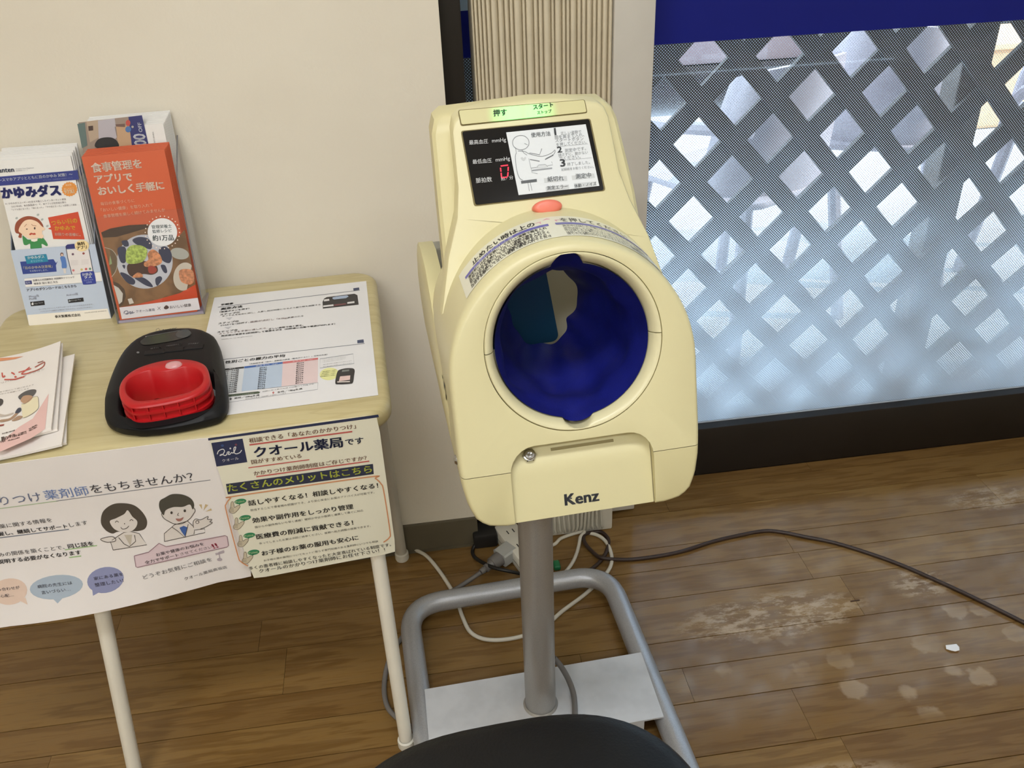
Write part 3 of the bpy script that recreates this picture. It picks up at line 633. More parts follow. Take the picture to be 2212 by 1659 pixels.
# ---- instruction sheet
cs = [onz(p, ZT+0.0008) for p in ((463, 643), (791, 607), (817, 853), (400, 908))]
sh_, _ = sheet('instruction_sheet', cs, PAPER, thick=0.0006, nx=2, ny=2)
tag(sh_, 'white printed instruction sheet lying flat on the right of the table', 'paper')
pr = Print((0, 0, ZT+0.0008), (0, 0, 1), (440, 600, 5.53), eps=0.0002)
T1 = (76, 74, 78); T2 = (40, 40, 44); T3 = (190, 150, 148)
pr.line([(170, 352), (1866, 150)], 6, (120, 122, 132)); pr.poly([(1786, 128), (1856, 118), (1860, 146), (1790, 156)], (62, 72, 104), 2)
pr.text('手順書', (206, 334), (352, 316), T2, 0.03); pr.text('測定方法', (204, 388), (462, 354), T2, 0.03)
pr.text('（電源ボタンを押す）', (190, 420), (545, 376), T1, 0.02); pr.text('ステップ①', (196, 452), (430, 422), T1, 0.02)
pr.text('ダイヤルを左右に回し、人差し指が90度になるよう握り幅を調整する', (218, 470), (1396, 328), T1, 0.015)
pr.poly([(262, 480), (346, 472), (308, 506)], (196, 196, 200), 1); pr.poly([(246, 592), (334, 584), (294, 618)], (196, 196, 200), 1)
pr.text('ステップ②', (176, 558), (418, 528), T1, 0.02); pr.text('STARTを1回押す。', (200, 582), (545, 540), T1, 0.015); pr.text('画面が点灯し「0.0kg」と', (556, 540), (1080, 478), T3, 0.01); pr.text('表示される', (1000, 488), (1192, 464), T1, 0.01)
pr.text('ステップ③', (160, 662), (402, 632), T1, 0.02); pr.text('ストラップを手首に通したら、', (180, 682), (765, 608), T3, 0.01); pr.text('正しい姿勢で強く握る。', (775, 622), (1190, 574), T1, 0.02)
pr.text('測定後は電源を2秒間押して電源を切る（60秒後に自動で電源が切れます）', (206, 706), (1570, 560), T1, 0.02); pr.text('DRETEC Co., Ltd. All rights reserved.', (215, 744), (585, 700), T1, 0.0)
DV = (44, 42, 46)
pr.poly([(1424, 370), (1420, 290), (1438, 250), (1470, 232), (1800, 192), (1836, 208), (1852, 322)], DV, 1); pr.poly([(1540, 238), (1580, 226), (1715, 212), (1732, 226), (1700, 246), (1560, 262), (1540, 254)], (166, 182, 206), 2)
pr.poly([(1436, 262), (1498, 254), (1502, 276), (1438, 286)], (222, 220, 220), 2); pr.poly([(1716, 294), (1800, 282), (1802, 304), (1716, 314)], (222, 220, 220), 2); pr.poly([(1428, 334), (1550, 320), (1552, 340), (1428, 354)], (222, 220, 220), 2); pr.poly([(1556, 322), (1700, 304), (1700, 322), (1556, 340)], (120, 70, 74), 2)
pr.line([(230, 978), (1922, 786)], 6, (120, 122, 132)); pr.poly([(1834, 748), (1910, 738), (1914, 778), (1836, 784)], (62, 72, 104), 2)
pr.text('年代と性別ごとの握力の平均', (40, 1052), (970, 945), T2, 0.02)
pr.text('（文部科学省「体力・運動能力調査（新体力テスト）」令和元年度）', (545, 1040), (1480, 924), (60, 70, 100), 0.01)
pr.poly([(-40, 1120), (482, 1062), (482, 1082), (-40, 1142)], (50, 52, 56), 1); pr.poly([(486, 1060), (944, 1006), (944, 1028), (484, 1084)], (58, 100, 170), 1); pr.poly([(946, 1004), (1366, 956), (1366, 978), (944, 1030)], (206, 110, 112), 1)
pr.text('男性平均（kg）', (620, 1066), (880, 1034), (214, 222, 236), 0.0, 3, 0.8); pr.text('女性平均（kg）', (1060, 1010), (1300, 982), (240, 214, 214), 0.0, 3, 0.8); pr.text('年代', (300, 1098), (380, 1088), (214, 214, 214), 0.0)
pr.poly([(484, 1086), (944, 1030), (930, 1300), (452, 1360)], (184, 200, 220), 1); pr.poly([(944, 1030), (1366, 980), (1362, 1250), (930, 1300)], (226, 204, 204), 1); pr.poly([(-60, 1144), (482, 1084), (450, 1360), (-120, 1425)], (216, 220, 224), 1)
MEN = '47 48 47 46 47 46 44 42 39 36 33 30'.split(); WOM = '29 30 30 30 29 28 27 25 23 21 19'.split(); AGE = '20~24 25~29 30~34 35~39 40~44 45~49 50~54 55~59 60~64 65~69 70~74 75~79'.split()
for i, v in enumerate(MEN): y = 1090+i*22.4; x = 668-i*2.4; pr.text('約%s' % v, (x, y), (x+88, y-11), T1, 0.015, 3, 0.8)
for i, v in enumerate(WOM): y = 1034+i*23.6; x = 1110-i*1.4; pr.text('約%s' % v, (x, y), (x+88, y-11), T1, 0.015, 3, 0.8)
for i, v in enumerate(AGE): y = 1130+i*23.5; x = 252-i*3; pr.text('%s歳' % v, (x, y), (x+172, y-20), T1, 0.015, 3, 0.8)
pr.poly([(-120, 1444), (650, 1358), (676, 1366), (660, 1384), (-120, 1470)], (70, 84, 66), 1)
pr.text('サルコペニアの診断基準', (330, 1420), (600, 1386), (190, 196, 184), 0.0, 3, 0.7); pr.text('加齢に伴う筋力の低下は握力で判定され', (700, 1368), (1320, 1276), T1, 0.0, 3, 0.7)
pr.text('男性／28kg未満', (366, 1452), (665, 1412), T1, 0.015); pr.text('女性／18kg未満', (880, 1380), (1178, 1336), T1, 0.01); pr.poly([(306, 1450), (322, 1436), (338, 1448), (322, 1466)], T1, 2); pr.poly([(818, 1376), (832, 1360), (846, 1374), (832, 1392)], (190, 110, 110), 2)
pr.line([(1366, 1254), (1362, 1334), (300, 1490)], 4, (150, 150, 156)); pr.line([(1366, 1254), (700, 1330)], 4, (150, 150, 156))
pr.text('欧州の診断基準（改訂版）に準拠しています', (500, 1456), (985, 1384), T1, 0.0, 3, 0.8)
pr.line([(1390, 970), (1786, 910), (1796, 1026), (1388, 1080)], 5, (120, 124, 132), 1, True)
for i in range(3): pr.text('この表は測定値の目安となる参考の数値を示す', (1412, 984+i*17), (1700, 944+i*14), T1, 0.0, 3, 0.7)
for i in range(2): pr.text('・個人差があり体調により変わります', (1412, 1046+i*26), (1770, 998+i*26), T1, 0.0, 3, 0.7)
pr.ell((1500, 1150), 115, 74, (228, 228, 160), 1, -0.12)
for i in range(4): pr.text('測定機器をご自由に', (1420-i*10, 1130+i*20), (1590-i*4, 1106+i*20), T1, 0.01, 3, 0.8)
pr.rpoly([(1572, 1260), (1596, 1130), (1640, 1096), (1730, 1082), (1800, 1096), (1796, 1180), (1782, 1256), (1740, 1270), (1620, 1276)], DV, 2); pr.poly([(1630, 1182), (1752, 1170), (1748, 1222), (1616, 1240)], (226, 196, 190), 3); pr.poly([(1656, 1106), (1740, 1098), (1738, 1120), (1650, 1130)], (120, 124, 120), 3); pr.poly([(1596, 1242), (1748, 1236), (1746, 1250), (1598, 1256)], (216, 206, 200), 3)
pr.build(sh_)

# ---- hand grip dynamometer
dy = thing('hand_grip_dynamometer', 'black digital grip strength meter with a red handle on the table', 'grip meter', (-0.36, 1.19, ZT))
ol = [(-0.441, 1.13), (-0.433, 1.096), (-0.4156, 1.0735), (-0.394, 1.062), (-0.3655, 1.056), (-0.33, 1.0575), (-0.286, 1.067), (-0.2735, 1.080), (-0.271, 1.11), (-0.285, 1.19), (-0.302, 1.268), (-0.318, 1.298), (-0.335, 1.314), (-0.36, 1.3235), (-0.399, 1.324), (-0.426, 1.310), (-0.441, 1.285), (-0.447, 1.25), (-0.4465, 1.19)]
O = catmull([V(p) for p in ol], 4, True)
gl_ = [(-0.4095, 1.108), (-0.411, 1.1427), (-0.3961, 1.168), (-0.3667, 1.1818), (-0.3341, 1.1805), (-0.3054, 1.1626), (-0.2915, 1.127), (-0.292, 1.098), (-0.3168, 1.075), (-0.3754, 1.067), (-0.3977, 1.0818)]
gc = V((sum(p[0] for p in gl_)/11, sum(p[1] for p in gl_)/11))
def radial(outline, c, n):
    out = []
    for k in range(n):
        a = 2*math.pi*k/n; d = V((math.cos(a), math.sin(a))); best = None
        for i in range(len(outline)):
            p, q = V(outline[i]), V(outline[(i+1) % len(outline)]); e = q-p; den = d.x*e.y-d.y*e.x
            if abs(den) < 1e-12: continue
            w_ = p-c; t_ = (w_.x*e.y-w_.y*e.x)/den; s_ = (w_.x*d.y-w_.y*d.x)/den
            if t_ > 0 and -1e-6 <= s_ <= 1+1e-6 and (best is None or t_ > best): best = t_
        out.append(c+d*(best or 0.01))
    return out
N = 96; hc = V((-0.352, 1.130)); out_r = radial(O, hc, N)
G = catmull([V(p) for p in gl_], 5, True)
hole = [hc + V(((p.x-gc.x)*1.09, (p.y-gc.y)*1.10)) + V((0.0, -0.004)) for p in radial(G, gc, N)]
def dyz(p): return 0.733 - 0.017*max(0.0, (1.13-p.y)/0.08)
lo = []
for d_, zz in ((0.004, 0.7015), (0.0, 0.706), (0.0, 'm'), (0.0025, -0.006), (0.007, -0.0018), (0.014, 0.0)):
    L = offset2(out_r, d_); lo.append([V((p.x, p.y, (0.714 if zz == 'm' else (zz if zz > 0.5 else dyz(p)+zz)))) for p in L])
for d_, zz in ((-0.004, 0.0), (0.0, -0.003), (0.0, 'b')):
    L = offset2(hole, d_); lo.append([V((p.x, p.y, 0.7015 if zz == 'b' else dyz(p)+zz)) for p in L])
obj('body', MB().loft(lo, wrap=True), BLACKP, dy, smooth=True, angle=60)
gr_ = radial(G, gc, N)
def gz(p): return 0.750 - 0.005*max(0.0, (1.12-p.y)/0.05)
inn = []
for p in gr_:
    d = p-gc; q = gc + V((d.x*0.86, d.y*(0.60 if d.y > 0 else 0.76))); 
    if d.y > 0 and abs(d.x) < 0.028: q.y -= 0.010*math.cos(d.x/0.028*math.pi/2)
    inn.append(q)
gl2 = [[V((p.x, p.y, 0.7025)) for p in gr_]]
for zz, d_ in ((0.709, 0.0), (0.7095, 0.0035), (0.7165, 0.0035), (0.717, 0.0), (0.7215, 0.0), (0.722, 0.0035), (0.7305, 0.0035), (0.731, 0.0), (0.7345, 0.0), (0.735, 0.0035), (0.7415, 0.0035), (0.742, 0.0)):
    gl2.append([V((p.x, p.y, zz)) for p in offset2(gr_, d_)])
gl2.append([V((p.x, p.y, gz(p)-0.0025)) for p in gr_]); gl2.append([V((p.x, p.y, gz(p))) for p in offset2(gr_, 0.0025)])
gl2.append([V((p.x, p.y, gz(p))) for p in offset2(inn, -0.0015)]); gl2.append([V((p.x, p.y, gz(p)-0.0015)) for p in inn]); gl2.append([V((p.x, p.y, 0.7025)) for p in inn])
grip = obj('grip_handle', MB().loft(gl2, wrap=True), REDP, dy, smooth=True, angle=50, label='red plastic handle')
for k in (0, 1, 2, 3, 4):
    x = -0.385+k*0.019; p = min(gr_, key=lambda q: abs(q.x-x)+(10 if q.y > gc.y else 0))
    obj('rib', MB().box((p.x-0.0009, p.y+0.0006, 0.7092), (p.x+0.0009, p.y+0.006, 0.7418)), REDP, grip)
m = MB(); c_ = V((-0.346, 1.163)); m.loft([[V((c_.x+r_*1.25*math.cos(k*math.pi/12), c_.y+r_*math.sin(k*math.pi/12), z)) for k in range(24)] for r_, z in ((0.0095, 0.740), (0.0095, 0.7505), (0.0078, 0.7532), (0.004, 0.7545), (0.0002, 0.7548))])
obj('width_dial', m, mat('clear_dial', rgb(206, 150, 152), 0.15, var=0.1), dy, smooth=True, label='clear pinkish dial')
# display, keys, print (on the tilted top face)
pr = Print((0, 0, 0.7335), (0, 0, 1), (200, 680, 5.9235), eps=0.0003)
pr.rpoly([(612, 352), (640, 318), (720, 280), (1000, 225), (1180, 202), (1250, 216), (1262, 246), (1215, 284), (1000, 340), (720, 384), (640, 382)], LCD, 1, 6)
pr.ell((1160, 246), 98, 54, LCD2, 2, -0.2)
pr.line([(690, 280), (1150, 198)], 5, (110, 112, 112), 2); pr.ell((684, 284), 7, 5, (190, 190, 190), 2)
pr.text('dretec', (878, 218), (1080, 184), (84, 86, 90), 0.02); pr.line([(812, 222), (815, 190), (845, 178), (862, 196), (852, 220), (834, 214)], 5, (70, 72, 76), 2)
pr.text('SET / ▲', (744, 446), (880, 424), (196, 196, 196), 0.01); pr.text('MEMORY / ▼', (948, 410), (1144, 384), (196, 196, 196), 0.01); pr.text('START', (1224, 386), (1356, 378), (196, 196, 196), 0.01); pr.ell((582, 486), 18, 12, (120, 122, 122), 2)
pr.build(dy, 'display_and_lettering')
for x, y in ((800, 480), (1048, 446), (1290, 416)):
    p = onz((200+x/5.9235, 680+y/5.9235), 0.7335); obj('key', MB().rbox((p.x-0.015, p.y-0.006, 0.731), (p.x+0.015, p.y+0.006, 0.7345), 0.0008), BLACKP, dy)

# ---- booklets on the left
bk = [(0.010, 0.0, -1), (0.004, 0.004, 1.5), (-0.004, 0.010, 0.5), (0.0, 0.016, 0)]
ca = onz((131, 737), 0.725); cb = onz((112, 930), 0.716); 
axv = V((cb.x-ca.x, cb.y-ca.y, 0)); hgt = axv.length; ay = -axv/hgt; ax = V((ay.y, -ay.x, 0)); wB = 0.150
names = ['bottom booklet of the stack at the left edge of the table', 'second booklet from the bottom of the stack at the table edge', 'third booklet from the bottom of the stack at the table edge', 'top pink and white booklet with a cartoon patient, on the stack at the table edge']
for i in range(4):
    offx, offy = ((0.016, -0.020), (0.012, -0.030), (0.006, 0.004), (0, 0))[i]
    rot = math.radians((2.0, -1.5, 1.0, 0)[i]); a2 = ax*math.cos(rot)+ay*math.sin(rot); b2 = ay*math.cos(rot)-ax*math.sin(rot)
    o_ = V((cb.x, cb.y, 0)) + ax*offx + ay*offy; z0 = ZT + 0.0042*i
    top = []; nx, ny = 10, 8
    def bz(s_, t_, i=i, z0=z0): return z0 + 0.0036 + 0.012*max(0, s_-0.45)**2*(1+t_*1.6)*(0.5+0.5*i/3) - 0.0006*s_
    def bend_b(p): return p
    vs = []; fs = []
    for lay in (0, 1):
        for j in range(ny+1):
            for k in range(nx+1):
                s_, t_ = k/nx, j/ny; p = o_ - a2*(wB*(1-s_)) + b2*(hgt*t_); z = bz(s_, t_) - (0.0034 if lay else 0); vs.append(V((p.x, p.y, max(z, z0))))
    K = (nx+1)*(ny+1)
    for j in range(ny):
        for k in range(nx):
            a = j*(nx+1)+k; q = (a, a+1, a+nx+2, a+nx+1); fs.append(q); fs.append(tuple(reversed([x+K for x in q])))
    b = [k for k in range(nx+1)] + [j*(nx+1)+nx for j in range(1, ny+1)] + [ny*(nx+1)+k for k in range(nx-1, -1, -1)] + [j*(nx+1) for j in range(ny-1, 0, -1)]
    for k in range(len(b)): a, c = b[k], b[(k+1) % len(b)]; fs.append((a, c, c+K, a+K))
    o = obj('booklet', MB().add(vs, fs), mat('booklet_paper', rgb(234, 228, 222), 0.45, var=0.015), smooth=True, angle=60)
    tag(o, names[i], 'booklet', 'booklets stacked at the table edge')
    if i == 3:
        zt = 0.7185
        def bendb(p, o_=o_, a2=a2, b2=b2):
            d = p-o_; s_ = 1+d.dot(a2)/wB; t_ = d.dot(b2)/hgt; return V((p.x, p.y, bz(max(0, min(1, s_)), max(0, min(1, t_)))+0.0002))
        pr = Print((0, 0, zt), (0, 0, 1), (0, 720, 5.925), bendb, eps=0.0002)
        pr.poly([(-60, 310), (0, 302), (210, 292), (300, 286), (190, 318), (0, 342), (-60, 352)], (222, 148, 106), 1); pr.build(o, 'cover_swoosh')
        pr = Print((0, 0, zt), (0, 0, 1), (0, 720, 5.925), bendb, eps=0.0002)
        pr.poly([(0, 1500), (-60, 1480), (-60, 1420), (240, 1190), (420, 1090), (540, 920), (630, 790), (580, 1230), (400, 1340)], (226, 186, 180), 1)
        RJ = (200, 84, 72)
        pr.line([(22, 490), (30, 545), (60, 530)], 18, RJ, 2, smooth=4); pr.line([(140, 490), (170, 505), (182, 520)], 18, RJ, 2, smooth=4)
        pr.line([(232, 492), (330, 470), (400, 452)], 13, RJ, 2); pr.line([(380, 432), (300, 490), (275, 515), (330, 515), (400, 500)], 14, RJ, 2, smooth=4); pr.line([(485, 386), (560, 372)], 12, (150, 92, 78), 2); pr.line([(448, 440), (540, 400), (578, 390), (560, 440), (480, 480), (370, 505)], 14, (170, 90, 76), 2, smooth=4)
        pr.line([(50, 580), (190, 580), (310, 550)], 16, RJ, 2); pr.ell((195, 548), 16, 12, RJ, 2); pr.text('リハビリステーション', (10, 632), (580, 480), (160, 140, 132), 0.0, 3, 0.9)
        pr.text('ご自宅で安心して過ごせるよう', (-90, 760), (430, 668), (120, 112, 108), 0.0, 3, 0.9); pr.text('これからも支援いたします', (-60, 782), (370, 712), (120, 112, 108), 0.0, 3, 0.9)
        pr.rpoly([(232, 800), (300, 750), (380, 724), (450, 724), (466, 750), (430, 800), (380, 830), (300, 850), (250, 840)], (86, 84, 84), 2); pr.rpoly([(262, 850), (300, 800), (380, 795), (420, 820), (380, 870), (320, 895), (280, 880)], (186, 148, 118), 3)
        pr.rpoly([(275, 900), (330, 895), (400, 835), (480, 815), (495, 880), (490, 970), (400, 1040), (300, 1080), (280, 1000)], (232, 222, 188), 2); pr.line([(275, 900), (330, 895), (400, 835), (480, 815), (495, 880), (490, 970), (400, 1040), (300, 1080)], 4, (120, 108, 96), 3, smooth=3)
        pr.rpoly([(190, 1010), (225, 955), (265, 950), (268, 985), (230, 1015)], (66, 70, 84), 3); pr.rpoly([(0, 1095), (120, 1075), (200, 1010), (225, 1025), (130, 1100), (0, 1125)], (170, 138, 112), 2); pr.rpoly([(150, 1100), (230, 1050), (290, 1060), (250, 1095), (170, 1115)], (170, 138, 112), 2)
        pr.rpoly([(-30, 830), (20, 828), (38, 856), (20, 900), (-30, 920)], (70, 66, 66), 2); pr.rpoly([(-40, 1010), (60, 1030), (160, 1006), (160, 1022), (60, 1052), (-40, 1050)], (190, 178, 166), 2); pr.poly([(-20, 1160), (50, 1150), (40, 1172), (-20, 1180)], (150, 70, 60), 3)
        pr.text('対象地域', (20, 1282), (188, 1240), (92, 72, 66), 0.02, 3, 0.9)
        for k, q in enumerate(((8, 1335, 190, 1295), (228, 1288, 340, 1258), (380, 1230, 484, 1180), (8, 1362, 215, 1312), (222, 1310, 340, 1276), (376, 1254, 480, 1206), (0, 1392, 70, 1370), (96, 1372, 250, 1334))): pr.text(('鶴ヶ島市', '川越市', '日高市', '坂戸市', '東松山', '滑川町', '市', '毛呂山町')[k], q[:2], q[2:], (92, 72, 66), 0.03, 3, 1.0)
        pr.build(o)

# ---- leaflet holders.  H(u, d, h): u along the front, d back, h up, leaning back
class Lean:
    def __init__(s, a, ang, tilt): s.a = V(a); s.ex = V((math.cos(ang), math.sin(ang), 0)); s.eb = V((-s.ex.y, s.ex.x, 0)); s.t = math.tan(tilt)
    def __call__(s, u, d, h): return s.a + s.ex*u + s.eb*(d+h*s.t) + V((0, 0, h))
    def slab(s, m, u0_, u1_, d0, d1, h0, h1, mi=0): return m.hexa([s(u0_, d0, h0), s(u1_, d0, h0), s(u1_, d1, h0), s(u0_, d1, h0), s(u0_, d0, h1), s(u1_, d0, h1), s(u1_, d1, h1), s(u0_, d1, h1)], mi)
    def plane(s, d): n = (-s.eb + V((0, 0, s.t))).normalized(); return s(0, d, 0), n
CARD = mat('display_card', rgb(190, 202, 220), 0.5, var=0.02); CARDG = mat('display_card_side', rgb(128, 136, 148), 0.5)
L1 = Lean(onz((63, 703), ZT), math.radians(-1.2), math.radians(12))
box = thing('leaflet_box', 'blue and white cardboard leaflet box standing at the back left of the table', 'leaflet box', L1(0.067, 0.02, 0))
wB1 = 0.1339
fp = obj('front_panel', L1.slab(MB(), 0, wB1, 0, 0.0015, 0.0, 0.124), [CARD], box)
obj('back_panel', L1.slab(MB(), 0, wB1, 0.0435, 0.045, 0, 0.20), CARD, box); obj('base', L1.slab(MB(), 0.0016, wB1-0.0016, 0.0016, 0.0434, 0, 0.0015), CARD, box)
for a, b in ((0.0, 0.0015), (wB1-0.0015, wB1)):
    m = MB().hexa([L1(a, 0.0016, 0), L1(b, 0.0016, 0), L1(b, 0.0434, 0), L1(a, 0.0434, 0), L1(a, 0.0016, 0.124), L1(b, 0.0016, 0.124), L1(b, 0.0434, 0.19), L1(a, 0.0434, 0.19)]); obj('side_panel', m, CARDG, box)
LEAFW = mat('leaflet_white', rgb(232, 230, 226), 0.4, var=0.015)
fr_l = None; BH0, BH1 = onp((172, 388), *L1.plane(0.0033)).z-ZT, onp((168, 368), *L1.plane(0.0033)).z-ZT
for i in range(9):
    d0 = 0.0035+i*0.0042; hh = 0.262 + (0, 0.004, 0.006, 0.005, 0.007, 0.008, 0.006, 0.009, 0.010)[i]; u_ = 0.0065 + (0, 0.002, 0.003, 0.001, 0.004, 0.003, 0.002, 0.004, 0.003)[i]
    m = MB(); L1.slab(m, u_, u_+0.118, d0, d0+0.0016, 0.002, hh); o = obj('leaflet', m, LEAFW)
    m2 = MB(); L1.slab(m2, u_+0.1165, u_+0.1181, d0+0.0001, d0+0.0017, BH0, BH1); obj('blue_band', m2, ink((48, 62, 136)), o)
    if i == 0: fr_l = o; tag(o, 'front eye itch leaflet with a crying girl drawing, in the cardboard box', 'leaflet', 'leaflets in the cardboard box')
    else: tag(o, 'white leaflet with a blue band standing behind the front one in the cardboard box', 'leaflet', 'leaflets in the cardboard box')
po, pn = L1.plane(0.0033)
pr = Print(po, pn, (0, 320, 7.5423))
NB = (44, 56, 132)
pr.text('Santen', (-60, 400), (236, 384), (58, 70, 96), 0.02); pr.text('Hospital Your Happiness', (262, 348), (556, 326), (150, 152, 158), 0.0); pr.text('参天製薬グループ', (266, 376), (460, 362), (150, 152, 158), 0.0, 3, 0.8)
pr.poly([(-90, 470), (0, 464), (1262, 360), (1290, 512), (0, 614), (-80, 620)], NB, 1); pr.text('～スマホアプリとともに目のかゆみ 対策！～', (-20, 545), (1186, 445), (224, 228, 238), 0.02); pr.text('※アレルギー性結膜炎の症状について', (705, 532), (1188, 490), (130, 142, 190), 0.0, 3, 0.8)
pr.text('かゆみダス', (45, 810), (992, 756), (46, 52, 116), 0.06, 3, 1.05)
pts = []
for k in range(36):
    a = 2*math.pi*k/36; r_ = 132 if k % 2 else 118; pts.append((1132+r_*math.cos(a), 668+r_*0.92*math.sin(a)))
pr.poly(pts, (224, 146, 62), 1); pr.text('93%!', (1055, 742), (1216, 730), (250, 232, 200), 0.03); pr.text('満足度', (1070, 618), (1170, 608), (250, 220, 180), 0.0); pr.text('使いやすさ', (1045, 680), (1205, 664), (250, 220, 180), 0.0)
for k, q in enumerate(((92, 920, 1080, 842), (190, 966, 1082, 892), (196, 1016, 1252, 930))): pr.text(('※1 かゆみダスユーザー472名を対象としたインターネット調査', '（2021年4月、参天製薬調べ）で、本アプリが花粉症対策の', '「とても役に立った」「役に立った」「やや役に立った」と回答した割合')[k], q[:2], q[2:], (120, 112, 116), 0.0)
HB = (150, 76, 52)
pr.rpoly([(240, 1320), (260, 1220), (330, 1150), (420, 1112), (520, 1112), (620, 1150), (690, 1230), (712, 1310), (690, 1340), (400, 1360), (360, 1400), (350, 1460), (300, 1450), (310, 1400), (260, 1380)], HB, 1)
pr.rpoly([(305, 1350), (330, 1270), (400, 1185), (500, 1162), (610, 1200), (680, 1270), (735, 1310), (715, 1340), (690, 1345), (680, 1420), (600, 1466), (480, 1472), (400, 1430), (350, 1390)], (244, 212, 182), 2)
pr.line([(400, 1280), (438, 1235)], 6, HB, 3); pr.line([(515, 1235), (540, 1260), (595, 1265)], 6, HB, 3, smooth=3); pr.ell((568, 1305), 13, 20, (70, 50, 44), 3); pr.ell((440, 1318), 14, 8, (70, 50, 44), 3); pr.rpoly([(478, 1400), (510, 1378), (540, 1386), (570, 1380), (586, 1404), (550, 1412), (520, 1404), (495, 1418)], (190, 72, 52), 3)
GRN = (60, 140, 78)
pr.rpoly([(368, 1430), (420, 1460), (470, 1490), (640, 1470), (700, 1460), (775, 1560), (760, 1596), (680, 1560), (672, 1640), (510, 1650), (490, 1560), (430, 1580), (385, 1560)], GRN, 1); pr.poly([(505, 1480), (615, 1470), (610, 1510), (560, 1525), (512, 1515)], (240, 232, 220), 2)
pr.rpoly([(376, 1365), (400, 1340), (450, 1350), (440, 1400), (405, 1430), (380, 1420)], (244, 212, 182), 3); pr.rpoly([(612, 1425), (650, 1395), (690, 1400), (712, 1430), (690, 1470), (640, 1460)], (244, 212, 182), 3)
for x, y in ((272, 1140), (618, 1086), (688, 1162), (772, 1268)): pr.ell((x, y), 22, 17, (176, 182, 178), 1, -0.5)
pr.poly([(782, 1130), (1272, 1036), (1380, 1486), (868, 1480), (838, 1330), (780, 1312), (830, 1290)], (206, 74, 44), 1)
pr.text('つらい目の', (850, 1252), (1265, 1208), (250, 200, 76), 0.03, 3, 1.05); pr.text('かゆみで', (900, 1336), (1232, 1326), (250, 200, 76), 0.03, 3, 1.0); pr.text('お困りの皆様に。', (898, 1420), (1316, 1430), (246, 214, 198), 0.02)
pr.build(fr_l)
po, pn = L1.plane(0.0)
pr = Print(po, pn, (0, 520, 8.2962))
pr.poly([(490, 1330), (1930, 1215), (1985, 1390), (540, 1526), (515, 1500)], (240, 234, 222), 1); pr.text('参天製薬株式会社', (992, 1380), (1450, 1346), (72, 66, 64), 0.02)
pr.text('2022年2月作成 SKN000-01', (1520, 1300), (1910, 1262), (150, 146, 144), 0.0, 3, 0.8)
pr.poly([(360, 376), (960, 330), (1004, 400), (1036, 362), (1002, 440), (1016, 552), (412, 600)], (44, 66, 142), 1); pr.text('「目のかゆみ注意報」', (430, 510), (945, 474), (226, 220, 200), 0.02); pr.text('をお知らせします。', (540, 556), (862, 536), (214, 222, 236), 0.01)
pr.poly([(444, 276), (830, 236), (868, 372), (484, 416)], (36, 132, 164), 2); pr.text('かゆみダス', (500, 328), (800, 304), (230, 244, 246), 0.03, 3); pr.text('オリジナル', (556, 386), (772, 366), (170, 216, 226), 0.0)
pr.rpoly([(1080, 300), (1120, 280), (1165, 290), (1185, 360), (1195, 480), (1115, 490), (1105, 400)], (84, 124, 190), 2); pr.ell((1110, 245), 30, 36, (120, 92, 88), 2); pr.ell((1114, 254), 18, 22, (226, 198, 180), 3); pr.poly([(1130, 490), (1180, 488), (1186, 580), (1150, 586)], (222, 214, 208), 2)
pr.poly([(1182, 160), (1590, 140), (1672, 560), (1290, 602), (1210, 300)], (228, 222, 220), 2); pr.line([(1182, 100), (1215, 300), (1292, 602)], 12, (52, 56, 72), 3); pr.line([(1594, 150), (1672, 560)], 10, (52, 56, 72), 3); pr.poly([(1180, 90), (1210, 66), (1336, 52), (1346, 138), (1196, 148)], (48, 50, 116), 3)
for x, y, col in ((1308, 240, (110, 84, 104)), (1500, 226, (150, 78, 74)), (1318, 530, (206, 120, 124)), (1466, 515, (206, 190, 120)), (1545, 506, (196, 84, 84)), (1616, 502, (96, 140, 120))): pr.ell((x, y), 22, 20, col, 3)
for k in range(4): pr.line([(1270, 360+k*24), (1400, 352+k*24)], 6, (206, 196, 196), 3); pr.line([(1460, 346+k*24), (1590, 338+k*24)], 6, (206, 196, 196), 3)
pr.ell((1470, 88), 128, 100, (240, 216, 160), 4); pr.text('無料', (1396, 82), (1530, 70), (84, 66, 40), 0.03, 5); pr.text('アプリ', (1388, 156), (1566, 132), (84, 66, 40), 0.03, 5)
pr.poly([(432, 676), (1800, 560), (1832, 724), (462, 832)], (236, 234, 230), 1); pr.line([(432, 676), (1800, 560)], 4, (150, 154, 162), 2); pr.line([(462, 832), (1832, 724)], 4, (150, 154, 162), 2)
pr.poly([(444, 720), (568, 710), (578, 776), (458, 786)], (66, 72, 128), 2); pr.text('監修', (470, 768), (550, 760), (200, 204, 226), 0.01); pr.text('医療法人社団慶翔会 両国眼科クリニック', (598, 726), (1336, 664), (110, 106, 112), 0.015); pr.text('理事長 深川 和己 先生', (612, 786), (1044, 752), (96, 92, 98), 0.015)
pr.rpoly([(1446, 600), (1475, 560), (1650, 544), (1690, 570), (1722, 740), (1700, 768), (1520, 784), (1484, 760)], (48, 62, 150), 3, 6); pr.text('かゆみ', (1480, 630), (1660, 610), (236, 240, 246), 0.03, 4); pr.text('ダス', (1520, 676), (1645, 662), (236, 240, 246), 0.03, 4); pr.text('目のかゆみ', (1510, 722), (1676, 704), (160, 172, 222), 0.0, 4); pr.text('注意報', (1550, 758), (1652, 748), (160, 172, 222), 0.0, 4)
pr.text('アプリのダウンロードはこちらから', (484, 904), (1374, 826), (84, 82, 96), 0.02)
pr.text('iPhone版', (522, 1016), (704, 998), (132, 134, 148), 0.0); pr.text('iPad版', (528, 1060), (664, 1046), (132, 134, 148), 0.0); pr.text('Android版', (1194, 990), (1404, 966), (132, 134, 148), 0.0)
